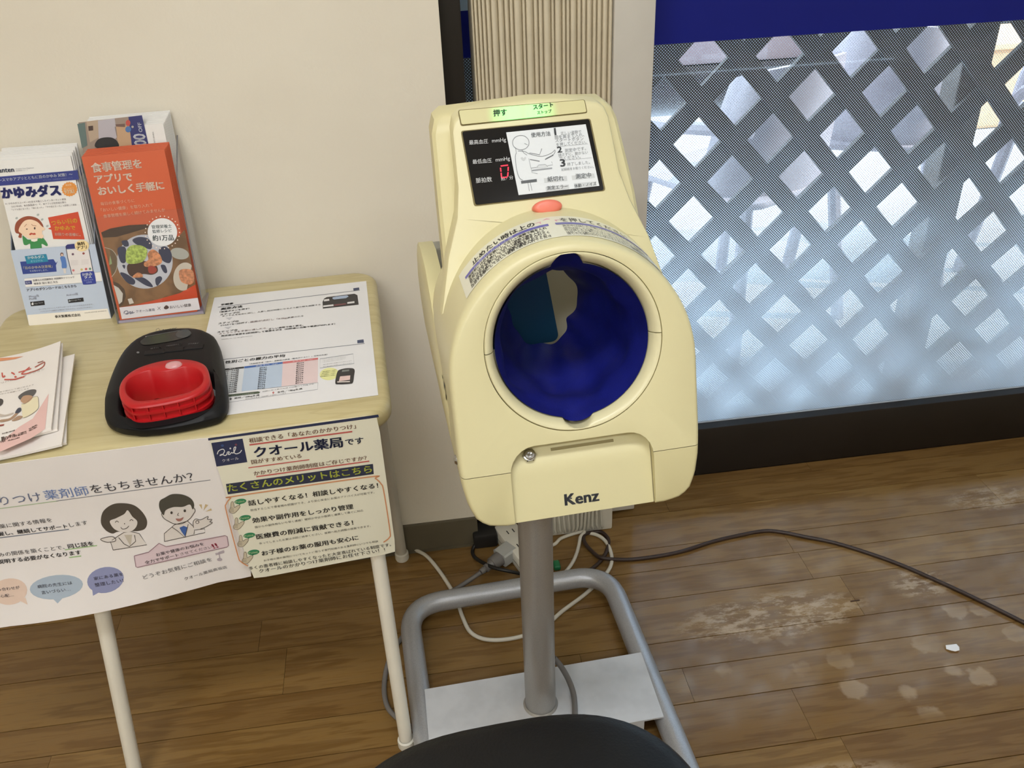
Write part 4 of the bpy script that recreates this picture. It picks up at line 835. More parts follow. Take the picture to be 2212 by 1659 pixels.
for q, tx, c_ in (([(540, 1096), (792, 1070), (806, 1150), (556, 1174)], 'App Store', (585, 1132)), ([(1214, 1050), (1492, 1018), (1504, 1088), (1228, 1118)], 'Google Play', (1250, 1078))):
    pr.poly(q, (30, 30, 34), 1); pr.text(tx, (c_[0]+36, c_[1]+4), (c_[0]+(190 if 'App' in tx else 206), c_[1]-18), (170, 172, 176), 0.01)
    if 'App' in tx: pr.ell(c_, 20, 20, (220, 222, 224), 2); pr.ell((c_[0]+6, c_[1]-26), 6, 9, (220, 222, 224), 2, 0.5)
    else: pr.poly([(c_[0]-16, c_[1]-22), (c_[0]+32, c_[1]-2), (c_[0]-14, c_[1]+22)], (160, 166, 170), 2)
pr.text('コードをスキャンしてダウンロードサイトへアクセスできます。', (700, 1240), (1672, 1148), (140, 140, 150), 0.0, 3, 0.9); pr.text('アプリストアで検索する場合は「かゆみダス」と入力してください。', (730, 1280), (1664, 1196), (140, 140, 150), 0.0, 3, 0.9)
pr.build(fp)

# ---- clear acrylic brochure holder
L2 = Lean(onz((260, 697), ZT), math.radians(2.8), math.radians(11))
ah = thing('brochure_holder', 'clear acrylic two tier brochure holder on the table', 'brochure holder', L2(0.067, 0.04, 0))
w2 = 0.1375; AC = ACRYL
obj('front_panel', L2.slab(MB(), -0.003, w2, -0.004, -0.0022, 0.0, 0.175), AC, ah); obj('base', L2.slab(MB(), -0.003, w2, -0.0021, 0.0735, 0, 0.004), mat('acrylic_edge', rgb(168, 160, 178), 0.2), ah, label='thick lilac tinted acrylic foot')
obj('divider', L2.slab(MB(), -0.0008, w2-0.0022, 0.027, 0.0288, 0.0041, 0.235), AC, ah); obj('back_panel', L2.slab(MB(), -0.003, w2, 0.0718, 0.0736, 0.0041, 0.268), AC, ah)
for a, b in ((-0.003, -0.0012), (w2-0.0018, w2)):
    m = MB().hexa([L2(a, -0.0021, 0.0041), L2(b, -0.0021, 0.0041), L2(b, 0.0716, 0.0041), L2(a, 0.0716, 0.0041), L2(a, -0.0021, 0.225), L2(b, -0.0021, 0.225), L2(b, 0.0716, 0.268), L2(a, 0.0716, 0.268)]); obj('side_panel', m, AC, ah)
for a in (-0.0028, w2-0.0004):
    obj('edge_line', MB().tube([L2(a, -0.0035, 0.0), L2(a, -0.0035, 0.224), L2(a, 0.072, 0.268)], 0.0011, 6), mat('acrylic_edge_dark', rgb(120, 118, 122), 0.2), ah)
ORG = mat('orange_leaflet', rgb(206, 94, 56), 0.38, var=0.012)
ol_ = None
for i in range(7):
    d0 = -0.001+i*0.0036; hh = 0.267 + i*0.0008; u_ = 0.0005+i*0.0009
    o = obj('orange_leaflet', L2.slab(MB(), u_, u_+0.1255, d0, d0+0.0014, 0.0045, hh), ORG)
    if i == 0: ol_ = o; tag(o, 'front orange leaflet with a food photograph in the clear holder', 'leaflet', 'orange leaflets in the clear holder')
    else: tag(o, 'orange leaflet standing behind the front one in the clear holder', 'leaflet', 'orange leaflets in the clear holder')
po, pn = L2.plane(-0.0011)
pr = Print(po, pn, (160, 220, 6.38))
WT = (250, 232, 214); W2 = (244, 206, 178)
pr.text('食事管理を', (255, 965), (938, 900), WT, 0.03); pr.text('アプリで', (298, 1118), (806, 1078), WT, 0.035); pr.text('おいしく手軽に', (345, 1280), (1245, 1196), WT, 0.035)
pr.text('毎日の食事づくりに', (372, 1425), (838, 1378), W2, 0.005); pr.text('「おいしい健康」を取り入れて', (378, 1512), (1090, 1438), W2, 0.005); pr.text('食事管理を楽しく続けてみませんか', (410, 1596), (1258, 1504), W2, 0.005)
pr.frame(200, 460, 6.3808)
WOOD = mat('print_wood', rgb(128, 94, 62), 0.4, var=0.28, vscale=60)
pr.poly([(118, 268), (240, 215), (500, 168), (760, 155), (960, 200), (1180, 330), (1270, 230), (1420, 990), (1380, 1030), (1200, 1105), (900, 1190), (600, 1262), (372, 1300)], WOOD, 1)
pr.poly([(118, 268), (240, 215), (500, 168), (760, 155), (780, 200), (330, 330), (150, 340)], (66, 46, 32), 2)
pr.poly([(600, 1262), (900, 1190), (1200, 1105), (1420, 985), (1450, 1165), (700, 1262)], (206, 78, 44), 2)
pr.poly([(370, 1302), (700, 1262), (1450, 1168), (1484, 1330), (405, 1462)], (232, 228, 232), 3)
PL = mat('print_plate', rgb(196, 198, 206), 0.4, var=0.05)
pr.ell((720, 670), 385, 372, PL, 2, 0.2, 40)
for q in ([(345, 490), (450, 470), (470, 620), (440, 690), (380, 660)], [(550, 370), (640, 330), (760, 350), (820, 430), (800, 500), (700, 470), (600, 430)], [(910, 520), (980, 460), (1060, 500), (1095, 600), (1060, 690), (960, 650)], [(400, 390), (480, 380), (500, 450), (440, 460)], [(940, 720), (1000, 720), (1030, 800), (1010, 830), (970, 800)], [(580, 890), (700, 890), (800, 960), (830, 1020), (740, 1000), (640, 940)], [(870, 900), (930, 870), (960, 910), (900, 1000), (870, 970)], [(380, 830), (450, 830), (580, 920), (570, 985), (480, 960)], [(410, 720), (450, 720), (440, 770)]): pr.rpoly(q, (50, 56, 82), 3, 4)
pr.rpoly([(480, 720), (560, 680), (700, 660), (860, 700), (900, 800), (820, 850), (700, 840), (560, 880), (490, 820)], (72, 46, 36), 4)
FG = mat('print_onion', rgb(166, 186, 92), 0.5, var=0.35, vscale=300); pr.rpoly([(460, 560), (490, 480), (560, 440), (680, 450), (750, 500), (745, 590), (690, 670), (560, 700), (470, 680)], FG, 5)
MT = mat('print_meat', rgb(196, 132, 92), 0.5, var=0.4, vscale=220); pr.rpoly([(760, 560), (830, 500), (920, 560), (960, 660), (900, 720), (740, 740), (710, 690), (770, 640)], MT, 5); pr.rpoly([(770, 740), (840, 730), (890, 780), (850, 830), (780, 820)], (156, 62, 50), 6); pr.rpoly([(550, 880), (620, 820), (680, 840), (690, 880), (600, 890)], MT, 5)
pr.ell((1200, 560), 130, 78, (176, 176, 166), 2, 0.2); pr.ell((1262, 875), 146, 196, (206, 196, 180), 3, 0.2, 24, 60, 300); pr.rpoly([(1195, 800), (1290, 770), (1385, 800), (1400, 930), (1340, 985), (1220, 940)], mat('print_salad', rgb(206, 138, 98), 0.5, var=0.3, vscale=240), 4)
pr.ell((180, 680), 166, 210, (108, 90, 66), 2, 0.0, 24, -70, 60); pr.line([(165, 475), (270, 510), (335, 600), (345, 690), (320, 800), (265, 880)], 8, (190, 182, 168), 3, smooth=4); pr.poly([(240, 580), (262, 650), (270, 700), (230, 716), (236, 640)], (150, 168, 120), 4)
pr.poly([(280, 940), (360, 970), (440, 1050), (460, 1150), (420, 1260), (370, 1296)], (84, 66, 50), 3); pr.poly([(290, 990), (360, 1030), (420, 1110), (410, 1220), (365, 1258)], (206, 202, 194), 4); pr.poly([(485, 1185), (540, 1172), (572, 1240), (510, 1258)], (216, 208, 196), 3)
pr.ell((965, 262), 204, 192, (236, 236, 236), 7, 0.1, 36)
for k in range(26):
    a = 2*math.pi*k/26; pr.ell((965+236*math.cos(a), 266+224*math.sin(a)), 9, 9, (246, 226, 210), 7, n=8)
TG = (76, 92, 96); pr.text('管理栄養士', (820, 212), (1096, 196), TG, 0.015, 8); pr.text('監修レシピ', (832, 272), (1096, 258), TG, 0.015, 8); pr.text('約1万品', (834, 376), (1124, 368), TG, 0.02, 8, 1.05)
pr.line([(436, 1384), (440, 1358), (475, 1346), (490, 1366), (470, 1388), (450, 1388), (480, 1392), (500, 1380), (512, 1362), (530, 1362), (515, 1386), (538, 1380), (552, 1350), (545, 1380), (578, 1368)], 8, (60, 66, 96), 4, smooth=3); pr.text('クオール薬局', (602, 1370), (860, 1346), (60, 66, 96), 0.0, 4); pr.line([(895, 1290), (940, 1334)], 5, (120, 120, 124), 4); pr.line([(940, 1290), (895, 1334)], 5, (120, 120, 124), 4)
pr.rpoly([(985, 1300), (1016, 1270), (1050, 1290), (1046, 1312), (1015, 1326), (990, 1318)], (90, 72, 66), 4); pr.text('おいしい健康', (1070, 1316), (1362, 1282), (84, 70, 66), 0.01, 4)
pr.build(ol_)
fy = None; FLY = mat('flyer_white', rgb(228, 226, 222), 0.35, var=0.012)
for i in range(10):
    d0 = 0.0315+i*0.0038; hh = 0.298+i*0.0012; u_ = 0.0005+i*0.0009
    o = obj('flyer', L2.slab(MB(), u_, u_+0.1255, d0, d0+0.0014, 0.0045, hh), FLY)
    if i == 0: fy = o; tag(o, 'front white flyer marked OFF in the back tier of the clear holder', 'flyer', 'flyers in the back tier of the clear holder')
    else: tag(o, 'white flyer behind the front one in the back tier of the clear holder', 'flyer', 'flyers in the back tier of the clear holder')
po, pn = L2.plane(0.0314)
pr = Print(po, pn, (160, 220, 6.38))
pr.poly([(60, 285), (752, 205), (802, 615), (130, 700)], (150, 132, 118), 1); pr.poly([(45, 305), (150, 285), (185, 600), (110, 640)], (92, 112, 108), 2); pr.poly([(330, 260), (560, 225), (600, 480), (560, 520), (340, 510)], (178, 172, 178), 2); pr.poly([(560, 340), (760, 320), (800, 610), (620, 625)], (186, 152, 118), 2); pr.poly([(170, 270), (330, 250), (340, 490), (220, 560)], (176, 156, 134), 2)
pr.poly([(196, 335), (262, 328), (266, 392), (202, 400)], (66, 46, 40), 3); pr.rpoly([(285, 600), (330, 520), (420, 490), (530, 495), (600, 550), (610, 620), (440, 650), (330, 640)], (26, 22, 24), 3); pr.poly([(570, 310), (700, 300), (705, 345), (580, 340)], (110, 84, 74), 3)
pr.poly([(750, 206), (936, 184), (1030, 600), (800, 622)], (38, 42, 104), 3); pr.ell((746, 290), 32, 42, (184, 72, 62), 4); pr.ell((748, 378), 40, 42, (74, 112, 168), 4); pr.ell((808, 344), 16, 16, (176, 170, 160), 4)
pr.text('OFF', (945, 415), (925, 285), (226, 228, 236), 0.02, 5, 0.9); pr.text('00', (1000, 600), (975, 440), (226, 228, 236), 0.02, 5, 1.35); pr.text('通信販売 送料無料', (1128, 610), (1096, 410), (150, 150, 150), 0.0, 5, 1.0)
pr.build(fy)

# ================================================================ BLOOD PRESSURE MONITOR
MO = V((0.160, 1.06, 0.0)); MR = math.radians(3.0)
bp = thing('blood_pressure_monitor', 'cream arm-in blood pressure monitor with a blue fabric cuff on a silver stand', 'monitor', MO + V((0, 0, 0.690)), MR)
ML = Matrix.Translation(MO) @ Matrix.Rotation(MR, 4, 'Z')
BPI = XF[bp.name].inverted()
def W(p): return ML @ V(p)                                   # monitor-local (z = height above floor) -> place
def mobj(name, mb, mt, parent=None, **k):
    mb.v = [W(p) for p in mb.v]; return obj(name, mb, mt, parent or bp, **k)
TF = math.tan(math.radians(16)); C16, S16 = math.cos(math.radians(16)), math.sin(math.radians(16))
ZC = 0.8945; YF = -0.262
def yf(z): return YF + TF*(z-0.695)
C0 = V((0, yf(ZC), ZC)); TX = V((1, 0, 0)); TT = V((0, S16, C16)); NB = V((0, C16, -S16))
N = 160
dsh = [V((-0.098, 0.695)), V((0.098, 0.695)), V((0.118, 0.699)), V((0.130, 0.710)), V((0.1365, 0.728)), V((0.1405, 0.75)), V((0.1418, 0.775)), V((0.1418, 0.84))]
dsh += [V((0.1418*math.cos(a*math.pi/40), 0.862+0.139*math.sin(a*math.pi/40))) for a in range(0, 41)]
dsh += [V((-p.x, p.y)) for p in reversed(dsh[2:8])]
out2 = radial([V((p.x, (p.y-ZC)/C16)) for p in dsh], V((0, 0)), N)
out2 = [V((p.x, ZC+p.y*C16)) for p in out2]
def ring(R, s, cx=0.0, ct=0.0): return [C0 + NB*s + TX*(cx+R*math.cos(2*math.pi*k/N)) + TT*(ct+R*math.sin(2*math.pi*k/N)) for k in range(N)]
loops = [ring(0.1012, 0.0), ring(0.1030, -0.0005)]
for d_, dy_ in ((0.0058, 0.0), (0.0034, 0.0010), (0.0014, 0.0034), (0.0003, 0.0075), (0.0, 0.014)):
    L = offset2(out2, d_); loops.append([V((p.x, yf(p.y)+dy_, p.y)) for p in L])
for y_, d_ in ((-0.12, 0.0), (-0.05, 0.0), (-0.034, 0.002), (-0.03, 0.006)):
    L = offset2(out2, d_); loops.append([V((p.x, max(y_, yf(p.y)+0.02), p.y)) for p in L])
sb = (-0.03-C0.y)/C16
loops.append([V((C0.x+0.099*math.cos(2*math.pi*k/N), -0.03, C0.z-S16*sb+0.099*math.sin(2*math.pi*k/N))) for k in range(N)])
body = MB().loft(loops, wrap=True)
def to_obj(mb):
    me = bpy.data.meshes.new('tmp'); me.from_pydata([tuple(p) for p in mb.v], [], mb.f)
    bm = bmesh.new(); bm.from_mesh(me); bmesh.ops.remove_doubles(bm, verts=bm.verts, dist=1e-6); bmesh.ops.recalc_face_normals(bm, faces=bm.faces); bm.to_mesh(me); bm.free()
    o = bpy.data.objects.new('tmp', me); COL.objects.link(o); return o
def bool_diff(a, b):
    oa, ob = to_obj(a), to_obj(b); md = oa.modifiers.new('b', 'BOOLEAN'); md.operation = 'DIFFERENCE'; md.object = ob; md.solver = 'EXACT'
    dg = bpy.context.evaluated_depsgraph_get(); me = bpy.data.meshes.new_from_object(oa.evaluated_get(dg))
    m = MB(); m.add([v.co.copy() for v in me.vertices], [tuple(p.vertices) for p in me.polygons]); bpy.data.objects.remove(oa); bpy.data.objects.remove(ob); return m
PW = 0.0845
arch = [V((PW, 0.60)), V((PW, 0.756))] + [V((PW-0.030+0.030*math.cos(a*math.pi/12), 0.756+0.031*math.sin(a*math.pi/12))) for a in range(1, 7)] + [V((-PW+0.030-0.030*math.sin(a*math.pi/12), 0.756+0.031*math.cos(a*math.pi/12))) for a in range(0, 6)] + [V((-PW, 0.756)), V((-PW, 0.60))]
cut = MB(); cut.loft([[V((p.x, y_, p.y)) for p in arch] for y_ in (-0.32, -0.207)]); 
tri = tessellate_polygon([[V((p.x, p.y, 0)) for p in arch]])
for y_ in (-0.32, -0.207): cut.add([V((p.x, y_, p.y)) for p in arch], [tuple(x) for x in tri])
body = bool_diff(body, cut)
def zcut(mb, z, keep_up):
    bm = bmesh.new(); vs = [bm.verts.new(p) for p in mb.v]
    for f in mb.f:
        try: bm.faces.new([vs[i] for i in f])
        except ValueError: pass
    bmesh.ops.bisect_plane(bm, geom=bm.verts[:]+bm.edges[:]+bm.faces[:], plane_co=(0, 0, z), plane_no=(0, 0, 1), clear_inner=keep_up, clear_outer=not keep_up)
    m = MB(); m.bm(bm); return m
ZS = 0.7600
mobj('front_shell', zcut(body, ZS+0.0003, True), CREAM, smooth=True, angle=35)
mobj('base_shell', zcut(body, ZS-0.0003, False), CREAM2, smooth=True, angle=35)
inner = MB(); inner.loft([[V((p.x, yf(p.y)+0.004 if p.y < 0.78 else -0.1, z)) for p in offset2(out2, 0.004)] for z in (ZS-0.002,)]*1 + [[V((p.x*0.98, -0.1, ZS)) for p in out2]])
sm = MB(); sm.rbox((-0.1385, -0.236, ZS-0.003), (0.1385, -0.06, ZS+0.003), 0.002)
# pocket back liner hides the seam void behind the door
pan = [(-0.2480, 0.6945), (-0.2545, 0.6950), (-0.2535, 0.6985), (-0.2440, 0.7250), (-0.2370, 0.7450), (-0.2335, 0.7540), (-0.2290, 0.7610), (-0.2200, 0.7690), (-0.2115, 0.7780), (-0.2080, 0.7950)]
m = MB(); m.loft([[V((x, y_, z_)) for y_, z_ in pan] for x in (-0.0838, -0.0815, -0.05, 0.0, 0.05, 0.0815, 0.0838)], closed=False)
for L in (0,): pass
panel = mobj('paper_door', m, CREAM, smooth=True, angle=60, label='recessed cream front door with printer slot')
# slot, jack, logo on the door
def ledge(px): return onp(px, W((0, -0.2235, 0.7672)), (ML.to_3x3() @ V((0, -0.66, 0.75)).normalized()))
a, b = ledge((1190, 971)), ledge((1325, 951)); d_ = (b-a).normalized(); nn = (ML.to_3x3() @ V((0, -0.66, 0.75)).normalized()); sd_ = nn.cross(d_)
m = MB(); m.hexa([a-sd_*0.0016-nn*0.003, b-sd_*0.0016-nn*0.003, b+sd_*0.0016-nn*0.003, a+sd_*0.0016-nn*0.003, a-sd_*0.0016+nn*0.0005, b-sd_*0.0016+nn*0.0005, b+sd_*0.0016+nn*0.0005, a+sd_*0.0016+nn*0.0005])
obj('paper_slot', m, mat('slot_shadow', rgb(150, 138, 96), 0.7), panel)
c_ = ledge((1143, 984)); m = MB(); hexp = []
for zz, r_, sides in ((0.0, 0.0085, 6), (0.003, 0.0085, 6), (0.0042, 0.0072, 24)):
    hexp.append([c_ + nn*zz + (d_*math.cos(k*math.pi/12)+sd_*math.sin(k*math.pi/12))*(r_ if sides == 24 else r_*math.cos(math.pi/6)/math.cos(((k*15) % 60-30)*math.pi/180)) for k in range(24)])
for zz, r_ in ((0.0046, 0.0060), (0.0062, 0.0052), (0.0064, 0.0030), (0.002, 0.0026), (0.002, 0.0001)): hexp.append([c_ + nn*zz + (d_*math.cos(k*math.pi/12)+sd_*math.sin(k*math.pi/12))*r_ for k in range(24)])
obj('chrome_jack', MB().loft(hexp), CHROME, panel, smooth=True, angle=30, label='chrome hexagonal jack socket')
pno = (ML.to_3x3() @ V((0, -0.0265, 0.0095))).normalized()
pr = Print(W((0, -0.2535, 0.6985)), pno, (880, 880, 3.2529)); pr.text('Kenz', (1110, 688), (1345, 654), (74, 76, 82), 0.035, 2, 0.95)
for x in (1122, 1142): pr.poly([(x, 634), (x+14, 632), (x+14, 642), (x, 644)], (74, 76, 82), 2)
pr.build(panel, 'maker_lettering')
# cuff rings (two halves)
def rin(phi, top):
    dl = (math.degrees(phi) - (90 if top else 270)); dl = math.radians(dl)*0.0885
    return 0.0880 + (math.sqrt(max(0, 0.0165**2-dl*dl))*(0.72 if top else 0.60) if abs(dl) < 0.0165 else 0.0)
for top in (True, False):
    prof = lambda ri: [(0.1004, 0.012), (0.1004, 0.0), (0.0994, -0.0014), (max(0.0972, ri+0.0008), -0.0012), (max(0.0940, ri+0.0005), 0.0014), (max(0.0912, ri+0.0003), 0.0058), (max(0.0892, ri+0.0002), 0.0115), (ri, 0.020), (ri, 0.032), (0.1000, 0.036)]
    m = MB(); L = []
    for k in range(81):
        ph = math.radians(0.35 + 179.3*k/80 + (0 if top else 180)) ; e = math.radians(0.0)
        L.append([C0 + NB*s_ + TX*(R_*math.cos(ph+e)) + TT*(R_*math.sin(ph+e)) for R_, s_ in prof(rin(ph, top))])
    m.loft(L, True, True); mobj('cuff_ring', m, CREAMR, smooth=True, angle=50)
# blue cuff sleeve
rs = random.Random(5); L = []; n2 = 120
for j in range(25):
    s_ = 0.010 + 0.185*j/24; q = j/24; row = []
    for k in range(n2):
        ph = 2*math.pi*k/n2
        R_ = 0.0876 + (rin(ph, True)-0.0880)*max(0, 1-q*5) + (rin(ph, False)-0.0880)*0.55*max(0, 1-q*6)
        R_ -= 0.010*min(1, q*5)
        R_ -= (0.030 - 0.010*math.cos(ph-2.1) + 0.005*math.cos(2*ph+0.6))*max(0, (q-0.40)/0.60)**1.3
        R_ += (0.0022*math.sin(5*ph+7*q)+0.0016*math.sin(9*ph-5*q+1.0)+0.002*math.sin(3*ph+12*q))*min(1, q*4)
        row.append(C0 + NB*s_ + TX*(R_*math.cos(ph)+0.010*q*q) + TT*(R_*math.sin(ph)-0.004*math.sin(q*3)))
    L.append(row)
mobj('cuff_sleeve', MB().loft(L), BLUEF, smooth=True, angle=80, label='royal blue fabric cuff sleeve')
# rear tray with side walls
for sgn in (-1, 1):
    pf = [(-0.17, 0.765), (-0.08, 0.772), (0.09, 0.786), (0.126, 0.812), (0.138, 0.845), (0.118, 0.885), (0.088, 0.912), (0.045, 0.918), (0.0, 0.912), (-0.05, 0.885), (-0.10, 0.85), (-0.17, 0.81)]
    pf = [V(p) for p in pf]; m = MB(); xs_ = (0.1428, 0.1412, 0.122) if sgn > 0 else (-0.1428, -0.1412, -0.122)
    ins = offset2(pf, 0.003)
    m.loft([[V((xs_[0], p.x, p.y)) for p in ins], [V((xs_[1], p.x, p.y)) for p in pf], [V((xs_[2], p.x, p.y)) for p in pf]])
    tri = tessellate_polygon([[V((p.x, p.y, 0)) for p in pf]])
    m.add([V((xs_[0], p.x, p.y)) for p in ins], [tuple(x) for x in tri]); m.add([V((xs_[2], p.x, p.y)) for p in pf], [tuple(x) for x in tri])
    mobj('side_wall', m, CREAM2, smooth=True, angle=30)
tp = catmull([V((-0.028, 0.752)), V((0.03, 0.760)), V((0.08, 0.785)), V((0.110, 0.815)), V((0.122, 0.85)), V((0.126, 0.895))], 5)
mobj('hand_tray', MB().loft([[V((x, p.x, p.y)) for p in tp] + [V((x, p.x+0.006, p.y-0.006)) for p in reversed(tp)] for x in (-0.1215, 0.1215)], True, True), GREYPL, smooth=True, angle=40)
pad = rrect(-0.09, 0.778, 0.030, 0.905, 0.012, 5)
mobj('hand_pad', MB().loft([[V((p.x+0.16*(0.80-p.y), 0.010, p.y)) for p in pad], [V((p.x+0.16*(0.80-p.y), 0.016, p.y)) for p in pad]], True, True), TEAL, smooth=True, angle=30, label='dark teal pad seen through the cuff')
mobj('base_plate', MB().rbox((-0.10, -0.2, 0.690), (0.10, 0.09, 0.6985), 0.002), CREAM2)
m = MB(); c_ = V((-0.1420, -0.215, 0.768)); m.loft([[V((c_.x-zz, c_.y+r_*math.cos(k*math.pi/8), c_.z+r_*math.sin(k*math.pi/8))) for k in range(16)] for zz, r_ in ((-0.012, 0.006), (0.0, 0.006), (0.0022, 0.004), (0.0026, 0.0001))]); mobj('side_screw', m, CHROME, smooth=True)
pr = Print(W((-0.1425, 0, 0.8)), ML.to_3x3() @ V((-1, 0, 0)), (0, 0, 1)); A = W((-0.1424, -0.020, 0.795)); B = W((-0.1424, -0.160, 0.795))
vs, fs, wd = glyphs('AC-05P', 0.02); ex = (B-A)/wd; ey = V((0, 0, 1))*ex.length*1.2; pr.put([A+ex*x+ey*y for x, y in vs], fs, (112, 110, 96), 1); pr.build(bp, 'model_lettering')
# console with the display
T30 = math.tan(math.radians(30))
def yc(z): return -0.060 + T30*(z-1.0118)
con = [V((-0.136, 0.905)), V((-0.120, 0.962)), V((-0.104, 1.000)), V((-0.0985, 1.030)), V((-0.0965, 1.085)), V((-0.093, 1.096)), V((-0.085, 1.1020)), V((-0.04, 1.1085)), V((0.0, 1.1105)), V((0.04, 1.1085)), V((0.078, 1.1020)), V((0.086, 1.097)), V((0.0900, 1.086)), V((0.0950, 1.030)), V((0.104, 1.000)), V((0.121, 0.962)), V((0.137, 0.905))]
con += [V((0.118*math.cos(a*math.pi/14), 0.880+0.098*math.sin(a*math.pi/14))) for a in range(2, 13)]
con = [p for p in con]
def cw(ps): return sum(ps[i-1].x*p.y-p.x*ps[i-1].y for i, p in enumerate(ps)) < 0
if cw(con): con = list(reversed(con))
m = MB()
ls = [[V((p.x, yc(p.y)+dy_, p.y)) for p in offset2(con, d_)] for d_, dy_ in ((0.0035, 0.0), (0.001, 0.001), (0.0, 0.0035), (0.0, 0.026))]
m.loft(ls); tri = tessellate_polygon([[V((p.x, p.y, 0)) for p in con]]); m.add(ls[0], [tuple(x) for x in tri]); m.add(ls[-1], [tuple(x) for x in tri])
mobj('console', m, CREAM, smooth=True, angle=35)
shl = [V((-0.126, 0.86)), V((-0.1215, 1.00)), V((-0.118, 1.078)), V((-0.113, 1.092)), V((-0.103, 1.0985)), V((0.0, 1.102)), V((0.092, 1.097)), V((0.102, 1.090)), V((0.107, 1.078)), V((0.118, 1.00)), V((0.126, 0.86)), V((0.10, 0.86)), V((0.095, 0.95)), V((0.0, 0.985)), V((-0.095, 0.95)), V((-0.10, 0.86))]
if cw(shl): shl = list(reversed(shl))
ls = [[V((p.x, yc(p.y)+dy_, p.y)) for p in offset2(shl, d_)] for d_, dy_ in ((0.004, 0.0265), (0.0, 0.031), (0.0, 0.062), (0.006, 0.068))]
m = MB(); m.loft(ls); tri = tessellate_polygon([[V((p.x, p.y, 0)) for p in shl]]); m.add(ls[0], [tuple(x) for x in tri]); m.add(ls[-1], [tuple(x) for x in tri])
mobj('rear_shell', m, CREAM2, smooth=True, angle=35)
cn = (ML.to_3x3() @ V((0, -math.cos(math.radians(30)), math.sin(math.radians(30))))).normalized(); co = W((0, -0.060, 1.0118))
def slab_px(name, pts, h, mt, parent=None, sink=0.001, rnd=0.0, **k):
    q = [onp(p, co, cn) for p in pts]
    if rnd: q = [onp(p, co, cn) for p in pts]
    m = MB(); m.loft([[p - cn*sink for p in q], [p + cn*h for p in q]], True, True); return obj(name, m, mt, parent or bp, **k)
def rquad(c, r, seg=5):
    out = []
    for i in range(4):
        a, b, d = V(c[i-1]), V(c[i]), V(c[(i+1) % 4]); e1, e2 = (a-b).normalized(), (d-b).normalized()
        for k in range(seg+1): q = k/seg; out.append(tuple((b+e1*r)*(1-q)**2 + b*2*q*(1-q) + (b+e2*r)*q*q))
    return out
# back-lit start / stop key
t = NT('backlit_key'); geo = t.new('ShaderNodeNewGeometry').outputs['Position']; kc = onp((1108, 247), co, cn)*S
vm = t.new('ShaderNodeVectorMath', operation='DISTANCE'); t.link(geo, vm.inputs[0]); vm.inputs[1].default_value = kc
vm2 = t.new('ShaderNodeVectorMath', operation='DISTANCE'); t.link(geo, vm2.inputs[0]); vm2.inputs[1].default_value = onp((1150, 246), co, cn)*S
dm = t.math('MINIMUM', vm.outputs['Value'], vm2.outputs['Value'])
g = t.math('SUBTRACT', 1.0, t.ramp(dm, 0.004*S, 0.034*S))
t.b.inputs['Base Color'].default_value = (*rgb(206, 200, 148), 1); t.b.inputs['Roughness'].default_value = 0.4; t.b.inputs['Emission Color'].default_value = (0.02, 1.0, 0.22, 1); t.link(t.math('MULTIPLY', g, 1.1), t.b.inputs['Emission Strength']); KEY = t.m
ky = slab_px('start_stop_key', rquad([(991, 240), (1261, 217), (1266, 243), (997, 270)], 4), 0.0022, KEY, label='pale key lit green from behind')
pr = Print(co + cn*0.0022, cn, (900, 180, 4.2538)); KT = (52, 60, 44)
pr.text('押す', (708, 300), (830, 290), KT, 0.03); pr.build(ky, 'key_lettering')
pr = Print(co + cn*0.0022, cn, (900, 180, 4.2538)); pr.text('スタート', (1074, 240), (1254, 214), KT, 0.03); pr.text('ストップ', (1108, 284), (1240, 268), KT, 0.02); pr.build(ky, 'key_lettering')
dp = slab_px('display_window', rquad([(998, 285), (1272, 258), (1304, 411), (1027, 443)], 5), 0.0016, BLACKGL, label='glossy black display window')
slab_px('key_rim', rquad([(989, 238), (1263, 215), (1269, 244), (995, 272.5)], 5), 0.0006, SEAM)
slab_px('display_rim', rquad([(995, 283), (1275, 256), (1308, 412), (1024, 446)], 6), 0.0007, SEAM)
ip = slab_px('information_panel', [(1092.8, 287), (1264.4, 269.3), (1293.7, 402.1), (1119.8, 422.1)], 0.0020, INFOW, dp, sink=-0.0014, label='pale grey how-to-use panel')
pr = Print(co + cn*0.0017, cn, (900, 180, 4.2538), eps=0.0002); TW = (206, 208, 208)
for tx, a, b in (('最高血圧', (484, 562), (658, 548)), ('mmHg', (694, 544), (822, 534)), ('最低血圧', (516, 740), (692, 724)), ('mmHg', (728, 720), (858, 706)), ('脈拍数', (546, 914), (694, 900)), ('拍／分', (776, 892), (888, 878))): pr.text(tx, a, b, TW, 0.0, 1)
pr.build(dp, 'display_lettering')
pr = Print(co + cn*0.0017, cn, (900, 180, 4.2538), eps=0.0002); LED = mat('red_led', rgb(220, 20, 40), 0.4, emit=(1.0, 0.02, 0.06), estr=1.3)
for q in (((772, 760), (840, 752)), ((770, 776), (775, 812)), ((776, 822), (780, 862)), ((842, 768), (840, 806)), ((840, 816), (836, 856)), ((780, 868), (830, 862))): pr.line(list(q), 11, LED, 1)
pr.build(dp, 'led_digit')
pr = Print(co + cn*0.0020, cn, (900, 180, 4.2538), eps=0.0002); K1 = (112, 116, 120); K2 = (82, 86, 90); K3 = (146, 150, 154)
pts = [(957+76*math.cos(k*math.pi/16), 545+66*math.sin(k*math.pi/16)) for k in range(32)]; pr.line(pts, 5, K1, 1, True)
pr.line([(990, 552), (1018, 566)], 4, K1); pr.line([(908, 590), (916, 640)], 4, K1); pr.line([(965, 610), (985, 640), (1015, 660)], 4, K1, smooth=3)
